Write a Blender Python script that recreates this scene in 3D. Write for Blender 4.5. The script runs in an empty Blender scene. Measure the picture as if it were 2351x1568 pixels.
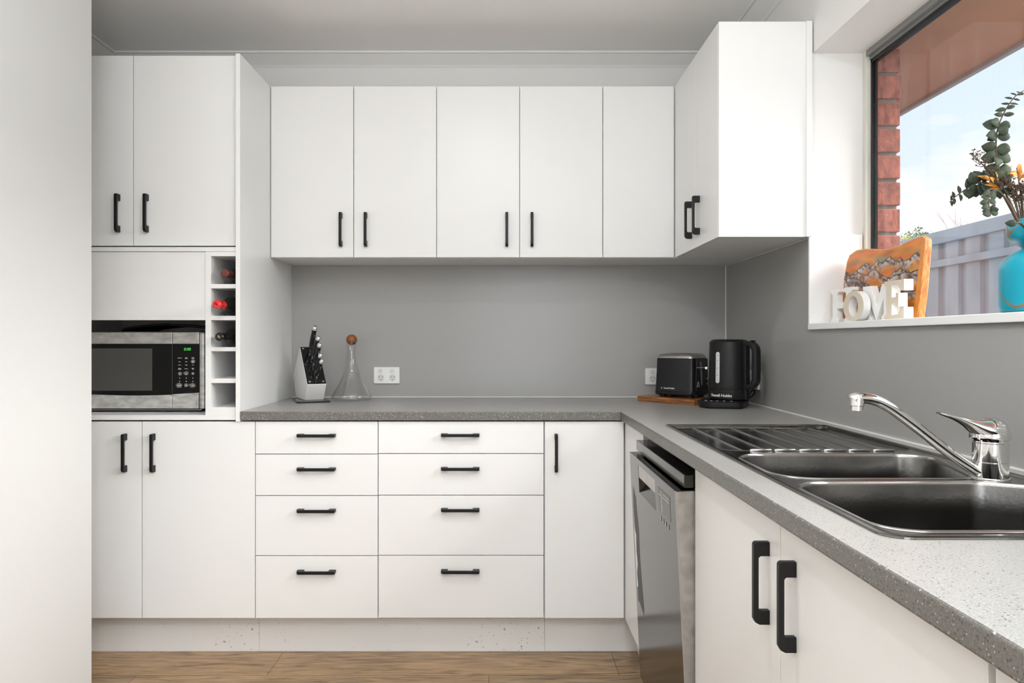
import bpy, bmesh, math, random
from mathutils import Vector, Matrix, noise
C = bpy.context.scene.collection
PI = math.pi
R = math.radians
# ------------------------------------------------------------------ camera, world, lights
F, PX, PY, CZ = 1650.0, 1150.0, 783.0, 1.158
W_, H_ = 2351.0, 1568.0
cam_d = bpy.data.cameras.new('camera'); cam = bpy.data.objects.new('camera', cam_d); C.objects.link(cam)
cam.location = (0, 0, CZ); cam.rotation_euler = (PI/2, 0, 0)
cam_d.sensor_width = 36; cam_d.lens = F/W_*36; cam_d.clip_start = .02
cam_d.shift_x = (W_/2-PX)/W_; cam_d.shift_y = -(H_/2-PY)/W_
sc = bpy.context.scene
sc.camera = cam
sc.view_settings.view_transform = 'Standard'; sc.view_settings.look = 'None'
sc.view_settings.gamma = 1; sc.view_settings.exposure = -0.08
sc.view_settings.use_curve_mapping = False
sc.cycles.use_denoising = True
sc.cycles.max_bounces = 10; sc.cycles.diffuse_bounces = 5; sc.cycles.transparent_max_bounces = 12
sc.cycles.caustics_reflective = False; sc.cycles.caustics_refractive = False
sc.cycles.sample_clamp_indirect = 6

wd = bpy.data.worlds.new('sky'); sc.world = wd; wd.use_nodes = True
nt = wd.node_tree; nt.nodes.clear()
def wn(t, **k):
    n = nt.nodes.new(t)
    for a, b in k.items(): setattr(n, a, b)
    return n
tc = wn('ShaderNodeTexCoord'); mp = wn('ShaderNodeMapping'); mp.inputs['Scale'].default_value = (3.2, 3.2, 8.5)
mp.inputs['Location'].default_value = (1.3, .4, .2)
nz = wn('ShaderNodeTexNoise'); nz.inputs['Scale'].default_value = 1.15; nz.inputs['Detail'].default_value = 7; nz.inputs['Roughness'].default_value = .52
cr = wn('ShaderNodeValToRGB'); cr.color_ramp.elements[0].position = .5; cr.color_ramp.elements[1].position = .62
mix = wn('ShaderNodeMixRGB'); mix.inputs[2].default_value = (1.05, 1.05, 1.05, 1)
sep = wn('ShaderNodeSeparateXYZ'); grd = wn('ShaderNodeValToRGB')
grd.color_ramp.elements[0].position = 0.0; grd.color_ramp.elements[0].color = (.88, .94, 1.0, 1)
grd.color_ramp.elements[1].position = .5; grd.color_ramp.elements[1].color = (.62, .80, 1.0, 1)
bgn = wn('ShaderNodeBackground'); bgn.inputs[1].default_value = 1.14
out = wn('ShaderNodeOutputWorld')
L = nt.links.new
L(tc.outputs['Generated'], mp.inputs[0]); L(mp.outputs[0], nz.inputs['Vector']); L(nz.outputs[0], cr.inputs[0])
L(tc.outputs['Generated'], sep.inputs[0]); L(sep.outputs[2], grd.inputs[0])
L(cr.outputs[0], mix.inputs[0]); L(grd.outputs[0], mix.inputs[1]); L(mix.outputs[0], bgn.inputs[0]); L(bgn.outputs[0], out.inputs[0])

def area(name, loc, rot, sx, sy, power, col=(1, 1, 1), shape='RECTANGLE', spread=PI):
    l = bpy.data.lights.new(name, 'AREA'); l.shape = shape; l.size = sx
    if shape in ('RECTANGLE', 'ELLIPSE'): l.size_y = sy
    l.energy = power; l.color = col; l.spread = spread
    o = bpy.data.objects.new(name, l); C.objects.link(o); o.location = loc; o.rotation_euler = rot
    return o
CEIL = 2.441
# hazy daylight from the garden side, entering through the kitchen window
sl = bpy.data.lights.new('hazy_sun', 'SUN'); sl.energy = 11; sl.angle = R(48); sl.color = (1, .985, .96)
so_ = bpy.data.objects.new('hazy_sun', sl); C.objects.link(so_); so_.location = (6, -2, 5)
so_.rotation_euler = Vector((.83, -.22, .50)).to_track_quat('Z', 'Y').to_euler()
pt = area('window_portal', (1.23, 1.4, 1.66), (0, PI/2, 0), .88, 1.88, 1); pt.data.cycles.is_portal = True
# unseen fill lamps added behind the camera: rear daylight, and one bouncing off the ceiling
area('rear_daylight_fill', (.33, -3.2, 1.25), (PI/2, 0, 0), 1.3, 2.1, 31, (.90, .95, 1))
area('ceiling_bounce_fill', (-.1, -.3, 1.55), (PI, 0, 0), .5, .5, 95, (.93, .965, 1))
# downlight over the drawers; the other two are unseen fill, added behind the camera
DOWN = [(-.12, 1.32, 9.5, .10), (.1, -.5, 22, .2), (.6, -1.6, 22, .2)]
for dx, dy, pw, ds in DOWN:
    area('downlight_lamp', (dx, dy, CEIL-.014), (0, 0, 0), ds, ds, pw, (.95, .97, 1), 'DISK')

# ------------------------------------------------------------------ helpers
def at(px, py, d): return Vector(((px-PX)/F*d, d, CZ-(py-PY)/F*d))
def X(px, d): return (px-PX)/F*d
def Z(py, d): return CZ-(py-PY)/F*d

class MB:
    def __init__(s): s.bm = bmesh.new(); s.mi = 0
    def _face(s, vs):
        try: f = s.bm.faces.new(vs)
        except ValueError: return None
        f.material_index = s.mi; return f
    def box(s, x0, x1, y0, y1, z0, z1):
        v = [s.bm.verts.new((x, y, z)) for x in (x0, x1) for y in (y0, y1) for z in (z0, z1)]
        for q in ((0, 1, 3, 2), (4, 6, 7, 5), (0, 4, 5, 1), (2, 3, 7, 6), (0, 2, 6, 4), (1, 5, 7, 3)):
            s._face([v[i] for i in q])
        return s
    def obox(s, c, u, v, w, a, b, h):          # oriented box from corner c along u*a, v*b, w*h
        c = Vector(c); u = Vector(u); v = Vector(v); w = Vector(w)
        p = [s.bm.verts.new(c+u*a*i+v*b*j+w*h*k) for i in (0, 1) for j in (0, 1) for k in (0, 1)]
        for q in ((0, 1, 3, 2), (4, 6, 7, 5), (0, 4, 5, 1), (2, 3, 7, 6), (0, 2, 6, 4), (1, 5, 7, 3)):
            s._face([p[i] for i in q])
        return s
    def prism(s, poly, o, a, b, c, c0, c1):    # 2-D polygon in a,b plane, extruded along c
        o = Vector(o); a = Vector(a); b = Vector(b); c = Vector(c)
        A = [s.bm.verts.new(o+a*p[0]+b*p[1]+c*c0) for p in poly]
        B = [s.bm.verts.new(o+a*p[0]+b*p[1]+c*c1) for p in poly]
        n = len(poly)
        s._face(A[::-1]); s._face(B)
        for i in range(n): s._face([A[i], A[(i+1) % n], B[(i+1) % n], B[i]])
        return s
    def lathe(s, prof, o=(0, 0, 0), axis='Z', seg=40, cap=True):
        o = Vector(o); rings = []
        for r, h in prof:
            ring = []
            for k in range(seg):
                t = 2*PI*k/seg; c, n = r*math.cos(t), r*math.sin(t)
                p = {'Z': (c, n, h), 'Y': (c, h, n), 'X': (h, c, n)}[axis]
                ring.append(s.bm.verts.new(o+Vector(p)))
            rings.append(ring)
        for a, b in zip(rings, rings[1:]):
            for k in range(seg): s._face([a[k], a[(k+1) % seg], b[(k+1) % seg], b[k]])
        if cap:
            if prof[0][0] > 1e-6: s._face(rings[0][::-1])
            if prof[-1][0] > 1e-6: s._face(rings[-1])
        return s
    def tube(s, pts, rad, seg=12, flat=1.0, up=(0, 0, 1), cap=True):
        pts = [Vector(p) for p in pts]; n = len(pts)
        if not hasattr(rad, '__len__'): rad = [rad]*n
        rings = []; prev = Vector(up)
        for i, p in enumerate(pts):
            t = (pts[min(i+1, n-1)]-pts[max(i-1, 0)]).normalized()
            side = t.cross(prev)
            if side.length < 1e-5: side = t.orthogonal()
            side.normalize(); nn = side.cross(t).normalized(); prev = nn
            r = rad[i]; ra, rb = (r if isinstance(r, (tuple, list)) else (r, r*flat))
            rings.append([s.bm.verts.new(p+side*(ra*math.cos(2*PI*k/seg))+nn*(rb*math.sin(2*PI*k/seg))) for k in range(seg)])
        for a, b in zip(rings, rings[1:]):
            for k in range(seg): s._face([a[k], a[(k+1) % seg], b[(k+1) % seg], b[k]])
        if cap: s._face(rings[0][::-1]); s._face(rings[-1])
        return s
    def loft(s, loops, closed=True, cap_last=False, cap_first=False):
        rs = [[s.bm.verts.new(p) for p in l] for l in loops]
        for a, b in zip(rs, rs[1:]):
            n = len(a)
            for k in range(n if closed else n-1): s._face([a[k], a[(k+1) % n], b[(k+1) % n], b[k]])
        if cap_last: s._face(rs[-1])
        if cap_first: s._face(rs[0][::-1])
        return s
    def sheet(s, outer, holes, z0, z1=None):   # flat polygon with holes, optionally extruded from z0 to z1
        es = []
        def loop(l, z):
            vs = [s.bm.verts.new((p[0], p[1], z)) for p in l]
            return [s.bm.edges.new((vs[i], vs[(i+1) % len(vs)])) for i in range(len(vs))]
        for l in [outer]+holes: es += loop(l, z0)
        g = bmesh.ops.triangle_fill(s.bm, use_beauty=True, use_dissolve=False, edges=es, normal=(0, 0, 1))
        fs = [f for f in g['geom'] if isinstance(f, bmesh.types.BMFace)]
        for f in fs: f.material_index = s.mi
        if z1 is not None:
            e = bmesh.ops.extrude_face_region(s.bm, geom=fs)
            for v in [x for x in e['geom'] if isinstance(x, bmesh.types.BMVert)]: v.co.z = z1
        return s
    def build(s, name, mat, parent=None, bevel=0, smooth=None, seg=2, local=False, fix=True):
        bm = s.bm
        if fix: bmesh.ops.recalc_face_normals(bm, faces=bm.faces)
        me = bpy.data.meshes.new(name)
        off = Vector((0, 0, 0))
        if parent is None and len(bm.verts):
            xs = [v.co for v in bm.verts]
            off = Vector(((min(v.x for v in xs)+max(v.x for v in xs))/2, (min(v.y for v in xs)+max(v.y for v in xs))/2, min(v.z for v in xs)))
            bmesh.ops.translate(bm, verts=bm.verts, vec=-off)
        elif parent is not None and not local:
            bmesh.ops.transform(bm, matrix=wm(parent).inverted(), verts=bm.verts)
        bm.to_mesh(me); bm.free()
        o = bpy.data.objects.new(name, me); C.objects.link(o); o.location = off
        if parent is not None: o.parent = parent
        for m in (mat if isinstance(mat, (list, tuple)) else [mat]): me.materials.append(m)
        if smooth is not None:
            for p in me.polygons: p.use_smooth = True
            try: me.set_sharp_from_angle(angle=R(smooth))
            except Exception: pass
        if bevel:
            b = o.modifiers.new('bevel', 'BEVEL'); b.width = bevel; b.segments = seg; b.limit_method = 'ANGLE'; b.angle_limit = R(35)
            b.harden_normals = False
        return o

def wm(o):
    m = o.matrix_basis.copy()
    while o.parent is not None:
        o = o.parent; m = o.matrix_basis @ m
    return m
def thing(name, label, cat, loc=(0, 0, 0), rz=0, group=None):
    o = bpy.data.objects.new(name, None); C.objects.link(o); o.location = loc; o.rotation_euler = (0, 0, rz); o.empty_display_size = .05
    return tag(o, label, cat, group)
def tag(o, label=None, cat=None, group=None, kind=None):
    if label: o['label'] = label
    if cat: o['category'] = cat
    if group: o['group'] = group
    if kind: o['kind'] = kind
    return o
def struct(o): o['kind'] = 'structure'; return o
def text(name, s, size, mat, parent, origin, ux, uy, align='CENTER', depth=.0003, bend=None, bold=0):
    cu = bpy.data.curves.new(name, 'FONT'); cu.body = s; cu.size = size; cu.align_x = align; cu.align_y = 'CENTER'
    cu.extrude = depth; cu.offset = bold; cu.resolution_u = 3
    t = bpy.data.objects.new('tmp', cu); C.objects.link(t)
    bpy.context.view_layer.update()
    me = bpy.data.meshes.new_from_object(t.evaluated_get(bpy.context.evaluated_depsgraph_get()))
    bpy.data.objects.remove(t); me.name = name
    ux = Vector(ux).normalized(); uy = Vector(uy).normalized(); un = ux.cross(uy); origin = Vector(origin)
    inv = wm(parent).inverted()
    for v in me.vertices:
        if bend:
            cx, cy, r, a0 = bend           # cylinder centre, radius, start angle
            a = a0+v.co.x/r
            p = Vector((cx+(r+.0004+v.co.z)*math.cos(a), cy+(r+.0004+v.co.z)*math.sin(a), origin.z+v.co.y))
        else: p = origin+ux*v.co.x+uy*v.co.y+un*v.co.z
        v.co = inv @ p
    o = bpy.data.objects.new(name, me); C.objects.link(o); o.parent = parent
    me.materials.clear(); me.materials.append(mat)
    return o
def rpoly(pts, rad, seg=6):
    out = []; n = len(pts)
    if not hasattr(rad, '__len__'): rad = [rad]*n
    for i in range(n):
        p = Vector(pts[i][:2]); a = Vector(pts[i-1][:2])-p; b = Vector(pts[(i+1) % n][:2])-p
        r = rad[i]
        if r <= 0: out.append((p.x, p.y)); continue
        ang = a.angle(b); d = r/math.tan(ang/2); a.normalize(); b.normalize()
        c = p+(a+b).normalized()*(r/math.sin(ang/2))
        s0 = p+a*d-c; s1 = p+b*d-c
        a0 = math.atan2(s0.y, s0.x); a1 = math.atan2(s1.y, s1.x); da = (a1-a0+PI) % (2*PI)-PI
        for k in range(seg+1):
            t = a0+da*k/seg; out.append((c.x+r*math.cos(t), c.y+r*math.sin(t)))
    return out
def offs(loop, d):
    n = len(loop); ar = sum(loop[i][0]*loop[(i+1) % n][1]-loop[(i+1) % n][0]*loop[i][1] for i in range(n)); sg = 1 if ar > 0 else -1
    out = []
    for i in range(n):
        p0 = Vector(loop[i-1]); p1 = Vector(loop[(i+1) % n]); t = (p1-p0).normalized()
        out.append((loop[i][0]+t.y*sg*d, loop[i][1]-t.x*sg*d))
    return out
def zl(loop, z): return [(p[0], p[1], z) for p in loop]
def cat(pts, n=6):
    pts = [Vector(p) for p in pts]; P = [pts[0]*2-pts[1]]+pts+[pts[-1]*2-pts[-2]]; out = []
    for i in range(1, len(P)-2):
        for k in range(n):
            t = k/n; a, b, c, d = P[i-1:i+3]
            out.append(.5*((2*b)+(c-a)*t+(2*a-5*b+4*c-d)*t*t+(3*b-a-3*c+d)*t**3))
    out.append(pts[-1]); return out

# ------------------------------------------------------------------ materials
def mat(name, col=(.8, .8, .8), rough=.5, metal=0, spec=.5, coat=0, bump=None, vary=None, trans=0, ior=1.45, emis=None):
    m = bpy.data.materials.new(name); m.use_nodes = True; n = m.node_tree.nodes; b = n['Principled BSDF']
    b.inputs['Base Color'].default_value = (*col, 1); b.inputs['Roughness'].default_value = rough; b.inputs['Metallic'].default_value = metal
    b.inputs['Specular IOR Level'].default_value = spec; b.inputs['Coat Weight'].default_value = coat; b.inputs['IOR'].default_value = ior
    b.inputs['Transmission Weight'].default_value = trans
    if emis: b.inputs['Emission Color'].default_value = (*emis[0], 1); b.inputs['Emission Strength'].default_value = emis[1]
    lk = m.node_tree.links.new
    t = n.new('ShaderNodeTexCoord')
    if vary:          # (scale, amount, stretch)
        mp = n.new('ShaderNodeMapping'); mp.inputs['Scale'].default_value = vary[2]
        z = n.new('ShaderNodeTexNoise'); z.inputs['Scale'].default_value = vary[0]; z.inputs['Detail'].default_value = 6
        r = n.new('ShaderNodeValToRGB'); a = vary[1]
        r.color_ramp.elements[0].position = .3; r.color_ramp.elements[1].position = .7
        r.color_ramp.elements[0].color = (*[max(0, c*(1-a)) for c in col], 1); r.color_ramp.elements[1].color = (*[min(1, c*(1+a)) for c in col], 1)
        lk(t.outputs['Object'], mp.inputs[0]); lk(mp.outputs[0], z.inputs['Vector']); lk(z.outputs[0], r.inputs[0]); lk(r.outputs[0], b.inputs['Base Color'])
    if bump:          # (scale, strength, stretch)
        mp2 = n.new('ShaderNodeMapping'); mp2.inputs['Scale'].default_value = bump[2] if len(bump) > 2 else (1, 1, 1)
        z2 = n.new('ShaderNodeTexNoise'); z2.inputs['Scale'].default_value = bump[0]; z2.inputs['Detail'].default_value = 4
        bp = n.new('ShaderNodeBump'); bp.inputs['Strength'].default_value = bump[1]; bp.inputs['Distance'].default_value = .002
        lk(t.outputs['Object'], mp2.inputs[0]); lk(mp2.outputs[0], z2.inputs['Vector']); lk(z2.outputs[0], bp.inputs['Height']); lk(bp.outputs[0], b.inputs['Normal'])
    return m
M = {}
M['cab'] = mat('white_laminate', (.80, .80, .79), .32, bump=(900, .05))
M['cab2'] = mat('white_carcass', (.76, .755, .74), .5)
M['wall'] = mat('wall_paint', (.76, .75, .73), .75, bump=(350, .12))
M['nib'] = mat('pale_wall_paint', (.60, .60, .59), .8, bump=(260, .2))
M['ceil'] = mat('ceiling_paint', (.84, .83, .81), .85, bump=(200, .05))
M['corn'] = mat('cornice_paint', (.76, .75, .73), .6)
M['trimw'] = mat('white_gloss_paint', (.86, .86, .85), .35, bump=(60, .05))
M['splash'] = mat('grey_splashback', (.345, .338, .327), .22, spec=.5, bump=(700, .04))
M['sil'] = mat('white_silicone', (.8, .79, .76), .4)
M['black'] = mat('black_metal', (.008, .008, .008), .42, spec=.28)
M['blackp'] = mat('black_plastic', (.007, .007, .008), .3, spec=.35)
M['blackm'] = mat('matt_black', (.008, .008, .008), .42, spec=.32)
M['blackg'] = mat('black_gloss', (.008, .008, .009), .07)
M['chrome'] = mat('chrome', (.82, .81, .79), .06, 1)
M['steel'] = mat('brushed_steel', (.40, .385, .36), .24, 1, bump=(40, .08, (30, 1, 1)), vary=(9, .18, (1, 1, 1)))
M['sink'] = mat('sink_steel', (.19, .185, .176), .14, 1, bump=(60, .1, (1, 8, 1)), vary=(14, .25, (1, 1, 1)))
M['bowl'] = mat('bowl_steel', (.16, .155, .147), .24, 1, bump=(120, .12), vary=(10, .3, (1, 1, 1)))
M['dw'] = mat('dishwasher_steel', (.055, .052, .048), .12, 1, bump=(50, .06, (1, 1, 14)))
M['dwside'] = mat('stained_steel', (.30, .28, .26), .45, .5, vary=(24, .3, (1, 1, 1)))
M['silver'] = mat('worn_silver_plastic', (.60, .585, .56), .32, .35, vary=(22, .3, (1, 1, 2.2)))
M['silverhi'] = mat('polished_edge', (.48, .47, .455), .2, 1)
M['glassblk'] = mat('dark_oven_glass', (.006, .006, .006), .08)
M['screen'] = mat('oven_window_mesh', (.075, .073, .068), .22)
M['white'] = mat('white_plastic', (.84, .84, .82), .3)
M['white2'] = mat('white_switch_plastic', (.66, .66, .645), .35)
M['dark'] = mat('dark_hole', (.004, .004, .004), .8)
M['print'] = mat('white_print', (.75, .75, .73), .5)
M['green'] = mat('green_digits', (.05, .5, .05), .5, emis=((.12, 1, .15), .6))
M['knifew'] = mat('white_block', (.72, .71, .69), .4)
M['cord'] = mat('black_rubber', (.01, .01, .01), .55)
M['red'] = mat('red_foil', (.75, .012, .016), .25, coat=.4)
M['maroon'] = mat('maroon_foil', (.13, .03, .025), .35)
M['bottle'] = mat('dark_bottle_glass', (.006, .008, .005), .06)
M['gold'] = mat('gold_print', (.6, .36, .12), .35, .6)
M['ball'] = mat('wood_ball', (.24, .07, .014), .45, vary=(60, .3, (1, 1, .4)))
M['cream'] = mat('cream_paper', (.66, .58, .47), .8)
M['letterw'] = mat('white_letter', (.84, .84, .82), .55)
M['leaf'] = mat('eucalyptus_leaf', (.040, .053, .034), .7, spec=.25, vary=(30, .35, (1, 1, 1)))
M['stem'] = mat('brown_stem', (.085, .05, .03), .7)
M['pod'] = mat('dried_bud', (.12, .075, .05), .8, vary=(200, .5, (1, 1, 1)))
M['autumn'] = mat('autumn_leaf', (.50, .20, .03), .6, vary=(30, .6, (1, 1, 1)))
M['yleaf'] = mat('yellow_green_leaf', (.30, .28, .03), .6)
M['fence'] = mat('grey_steel_fence', (.40, .43, .47), .5, vary=(3, .14, (1, 1, .35)))
M['soffit'] = mat('eave_lining', (.44, .24, .16), .8, vary=(2, .12, (1, 1, 1)))
M['fascia'] = mat('fascia_grey', (.35, .37, .38), .6)
M['bush'] = mat('bush_green', (.16, .22, .10), .8, vary=(1.5, .5, (1, 1, 1)))
M['bushy'] = mat('bush_yellow', (.62, .58, .10), .8, vary=(3, .3, (1, 1, 1)))
M['bare'] = mat('bare_twigs', (.42, .28, .24), .8)
M['grass'] = mat('pale_concrete_path', (.50, .48, .44), .9, vary=(2, .4, (1, 1, 1)))
M['frame'] = mat('window_frame_cream', (.62, .61, .55), .4, vary=(20, .15, (1, 1, .2)))
M['alu'] = mat('aluminium_grey', (.30, .30, .29), .35, .7)
M['wood'] = None
def node_mat(name):
    m = bpy.data.materials.new(name); m.use_nodes = True; n = m.node_tree.nodes; return m, n, m.node_tree.links.new, n['Principled BSDF']
def ramp(n, stops):
    r = n.new('ShaderNodeValToRGB'); e = r.color_ramp.elements
    while len(e) < len(stops): e.new(.5)
    for i, (p, c) in enumerate(stops): e[i].position = p; e[i].color = (*c, 1)
    return r
# speckled stone-look worktop: broad surface and a coarser, darker version for the side faces
def stone(name, c0, c1, sa, sb, th, rough, spec):
    m, n, lk, b = node_mat(name)
    t = n.new('ShaderNodeTexCoord')
    v1 = n.new('ShaderNodeTexVoronoi'); v1.inputs['Scale'].default_value = sa
    v2 = n.new('ShaderNodeTexVoronoi'); v2.inputs['Scale'].default_value = sb
    nn = n.new('ShaderNodeTexNoise'); nn.inputs['Scale'].default_value = 420; nn.inputs['Detail'].default_value = 3
    base = ramp(n, [(.3, c0), (.7, c1)])
    w1 = n.new('ShaderNodeSeparateColor'); w2 = n.new('ShaderNodeSeparateColor')
    def spots(v, ch, thr, dist):
        s = n.new('ShaderNodeSeparateColor'); lk(v.outputs['Color'], s.inputs[0])
        a = n.new('ShaderNodeMath'); a.operation = 'GREATER_THAN'; a.inputs[1].default_value = thr; lk(s.outputs[ch], a.inputs[0])
        d = n.new('ShaderNodeMath'); d.operation = 'LESS_THAN'; d.inputs[1].default_value = dist; lk(v.outputs['Distance'], d.inputs[0])
        mm = n.new('ShaderNodeMath'); mm.operation = 'MULTIPLY'; lk(a.outputs[0], mm.inputs[0]); lk(d.outputs[0], mm.inputs[1]); return mm
    lk(t.outputs['Object'], v1.inputs['Vector']); lk(t.outputs['Object'], v2.inputs['Vector']); lk(t.outputs['Object'], nn.inputs['Vector']); lk(nn.outputs[0], base.inputs[0])
    lightm = spots(v1, 0, th, .36); darkm = spots(v2, 1, th, .38)
    mx1 = n.new('ShaderNodeMixRGB'); mx1.inputs[2].default_value = (.42, .41, .39, 1); lk(lightm.outputs[0], mx1.inputs[0]); lk(base.outputs[0], mx1.inputs[1])
    mx2 = n.new('ShaderNodeMixRGB'); mx2.inputs[2].default_value = (.07, .065, .06, 1); lk(darkm.outputs[0], mx2.inputs[0]); lk(mx1.outputs[0], mx2.inputs[1])
    lk(mx2.outputs[0], b.inputs['Base Color']); b.inputs['Roughness'].default_value = rough; b.inputs['Specular IOR Level'].default_value = spec
    return m
M['bench'] = stone('speckled_worktop', (.25, .243, .228), (.40, .392, .372), 300, 340, .92, .3, .7)
M['bedge'] = stone('speckled_side_dark', (.10, .095, .086), (.19, .18, .166), 260, 280, .86, .4, .3)
# timber plank floor, planks along X
m, n, lk, b = node_mat('oak_plank_floor')
t = n.new('ShaderNodeTexCoord'); br = n.new('ShaderNodeTexBrick')
br.inputs['Scale'].default_value = 1; br.inputs['Brick Width'].default_value = 1.22; br.inputs['Row Height'].default_value = .18; br.inputs['Mortar Size'].default_value = .0012
br.offset = .37; br.inputs['Color1'].default_value = (.40, .265, .15, 1); br.inputs['Color2'].default_value = (.31, .22, .135, 1); br.inputs['Mortar'].default_value = (.10, .055, .03, 1)
mp = n.new('ShaderNodeMapping'); mp.inputs['Location'].default_value = (.47, .135, 0)
mg = n.new('ShaderNodeMapping'); mg.inputs['Scale'].default_value = (1.0, 9, 1)
g = n.new('ShaderNodeTexNoise'); g.inputs['Scale'].default_value = 5; g.inputs['Detail'].default_value = 9; g.inputs['Roughness'].default_value = .62; g.inputs['Distortion'].default_value = 1.2
gr = ramp(n, [(.28, (.22, .2, .19)), (.42, (.62, .60, .57)), (.55, (.95, .93, .9)), (.75, (1.25, 1.2, 1.15))])
mu = n.new('ShaderNodeMixRGB'); mu.blend_type = 'MULTIPLY'; mu.inputs[0].default_value = 1
lk(t.outputs['Object'], mp.inputs[0]); lk(mp.outputs[0], br.inputs['Vector']); lk(t.outputs['Object'], mg.inputs[0]); lk(mg.outputs[0], g.inputs['Vector']); lk(g.outputs[0], gr.inputs[0])
lk(br.outputs[0], mu.inputs[1]); lk(gr.outputs[0], mu.inputs[2]); lk(mu.outputs[0], b.inputs['Base Color']); b.inputs['Roughness'].default_value = .42
M['floor'] = m
# kickboard with scuffs
m, n, lk, b = node_mat('scuffed_kickboard')
t = n.new('ShaderNodeTexCoord'); v = n.new('ShaderNodeTexNoise'); v.inputs['Scale'].default_value = 95; v.inputs['Detail'].default_value = 2
v3 = n.new('ShaderNodeTexNoise'); v3.inputs['Scale'].default_value = 3
r1 = ramp(n, [(.655, (0, 0, 0)), (.69, (1, 1, 1))]); r3 = ramp(n, [(.45, (0, 0, 0)), (.6, (.7, .7, .7))])
mm = n.new('ShaderNodeMath'); mm.operation = 'MULTIPLY'; mx = n.new('ShaderNodeMixRGB'); mx.inputs[1].default_value = (.74, .735, .72, 1); mx.inputs[2].default_value = (.12, .11, .1, 1)
lk(t.outputs['Object'], v.inputs['Vector']); lk(t.outputs['Object'], v3.inputs['Vector']); lk(v.outputs[0], r1.inputs[0]); lk(v3.outputs[0], r3.inputs[0])
lk(r1.outputs[0], mm.inputs[0]); lk(r3.outputs[0], mm.inputs[1]); lk(mm.outputs[0], mx.inputs[0]); lk(mx.outputs[0], b.inputs['Base Color']); b.inputs['Roughness'].default_value = .4
M['kick'] = m
# wood for the boards
m, n, lk, b = node_mat('acacia_wood')
t = n.new('ShaderNodeTexCoord'); mg = n.new('ShaderNodeMapping'); mg.inputs['Scale'].default_value = (2, 14, 30)
g = n.new('ShaderNodeTexNoise'); g.inputs['Scale'].default_value = 6; g.inputs['Detail'].default_value = 8; g.inputs['Distortion'].default_value = .6
gr = ramp(n, [(.32, (.07, .022, .007)), (.5, (.22, .08, .022)), (.7, (.42, .18, .055))])
lk(t.outputs['Object'], mg.inputs[0]); lk(mg.outputs[0], g.inputs['Vector']); lk(g.outputs[0], gr.inputs[0]); lk(gr.outputs[0], b.inputs['Base Color']); b.inputs['Roughness'].default_value = .4
M['wood'] = m
m, n, lk, b = node_mat('pale_edge_wood')
t = n.new('ShaderNodeTexCoord'); mg = n.new('ShaderNodeMapping'); mg.inputs['Scale'].default_value = (6, 6, 1.5)
g = n.new('ShaderNodeTexNoise'); g.inputs['Scale'].default_value = 16; g.inputs['Detail'].default_value = 6; g.inputs['Distortion'].default_value = 1.5
gr = ramp(n, [(.3, (.34, .09, .018)), (.5, (.60, .22, .05)), (.7, (.74, .35, .12))])
lk(t.outputs['Object'], mg.inputs[0]); lk(mg.outputs[0], g.inputs['Vector']); lk(g.outputs[0], gr.inputs[0]); lk(gr.outputs[0], b.inputs['Base Color']); b.inputs['Roughness'].default_value = .45
M['edge'] = m
# vertex-coloured paint (picture painted on the board)
m, n, lk, b = node_mat('painted_picture')
vc = n.new('ShaderNodeVertexColor'); vc.layer_name = 'paint'; lk(vc.outputs[0], b.inputs['Base Color']); b.inputs['Roughness'].default_value = .4
M['paint'] = m
# turquoise vase with thin gold veins
m, n, lk, b = node_mat('turquoise_glaze')
t = n.new('ShaderNodeTexCoord'); g = n.new('ShaderNodeTexNoise'); g.inputs['Scale'].default_value = 7; g.inputs['Detail'].default_value = 0; g.inputs['Distortion'].default_value = .4
r = ramp(n, [(.0, (0, .30, .41)), (.484, (0, .30, .41)), (.490, (.20, .15, .09)), (.500, (.20, .15, .09)), (.506, (0, .30, .41))])
lk(t.outputs['Object'], g.inputs['Vector']); lk(g.outputs[0], r.inputs[0]); lk(r.outputs[0], b.inputs['Base Color']); b.inputs['Roughness'].default_value = .35
M['vase'] = m
# bricks and mortar
M['brick'] = mat('red_brick', (.27, .085, .06), .9, bump=(130, 1), vary=(60, .45, (1, 1, .5)))
M['brickd'] = mat('brown_brick', (.30, .11, .08), .85, bump=(90, .7), vary=(30, .35, (1, 1, 1)))
M['brickl'] = mat('low_bounce_brick', (.15, .10, .085), .9, bump=(130, 1), vary=(60, .3, (1, 1, .5)))  # unseen lower wall, dulled to cut red light bouncing onto the fence
M['mortar'] = mat('mortar', (.16, .13, .11), .95, bump=(120, .5))
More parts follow.
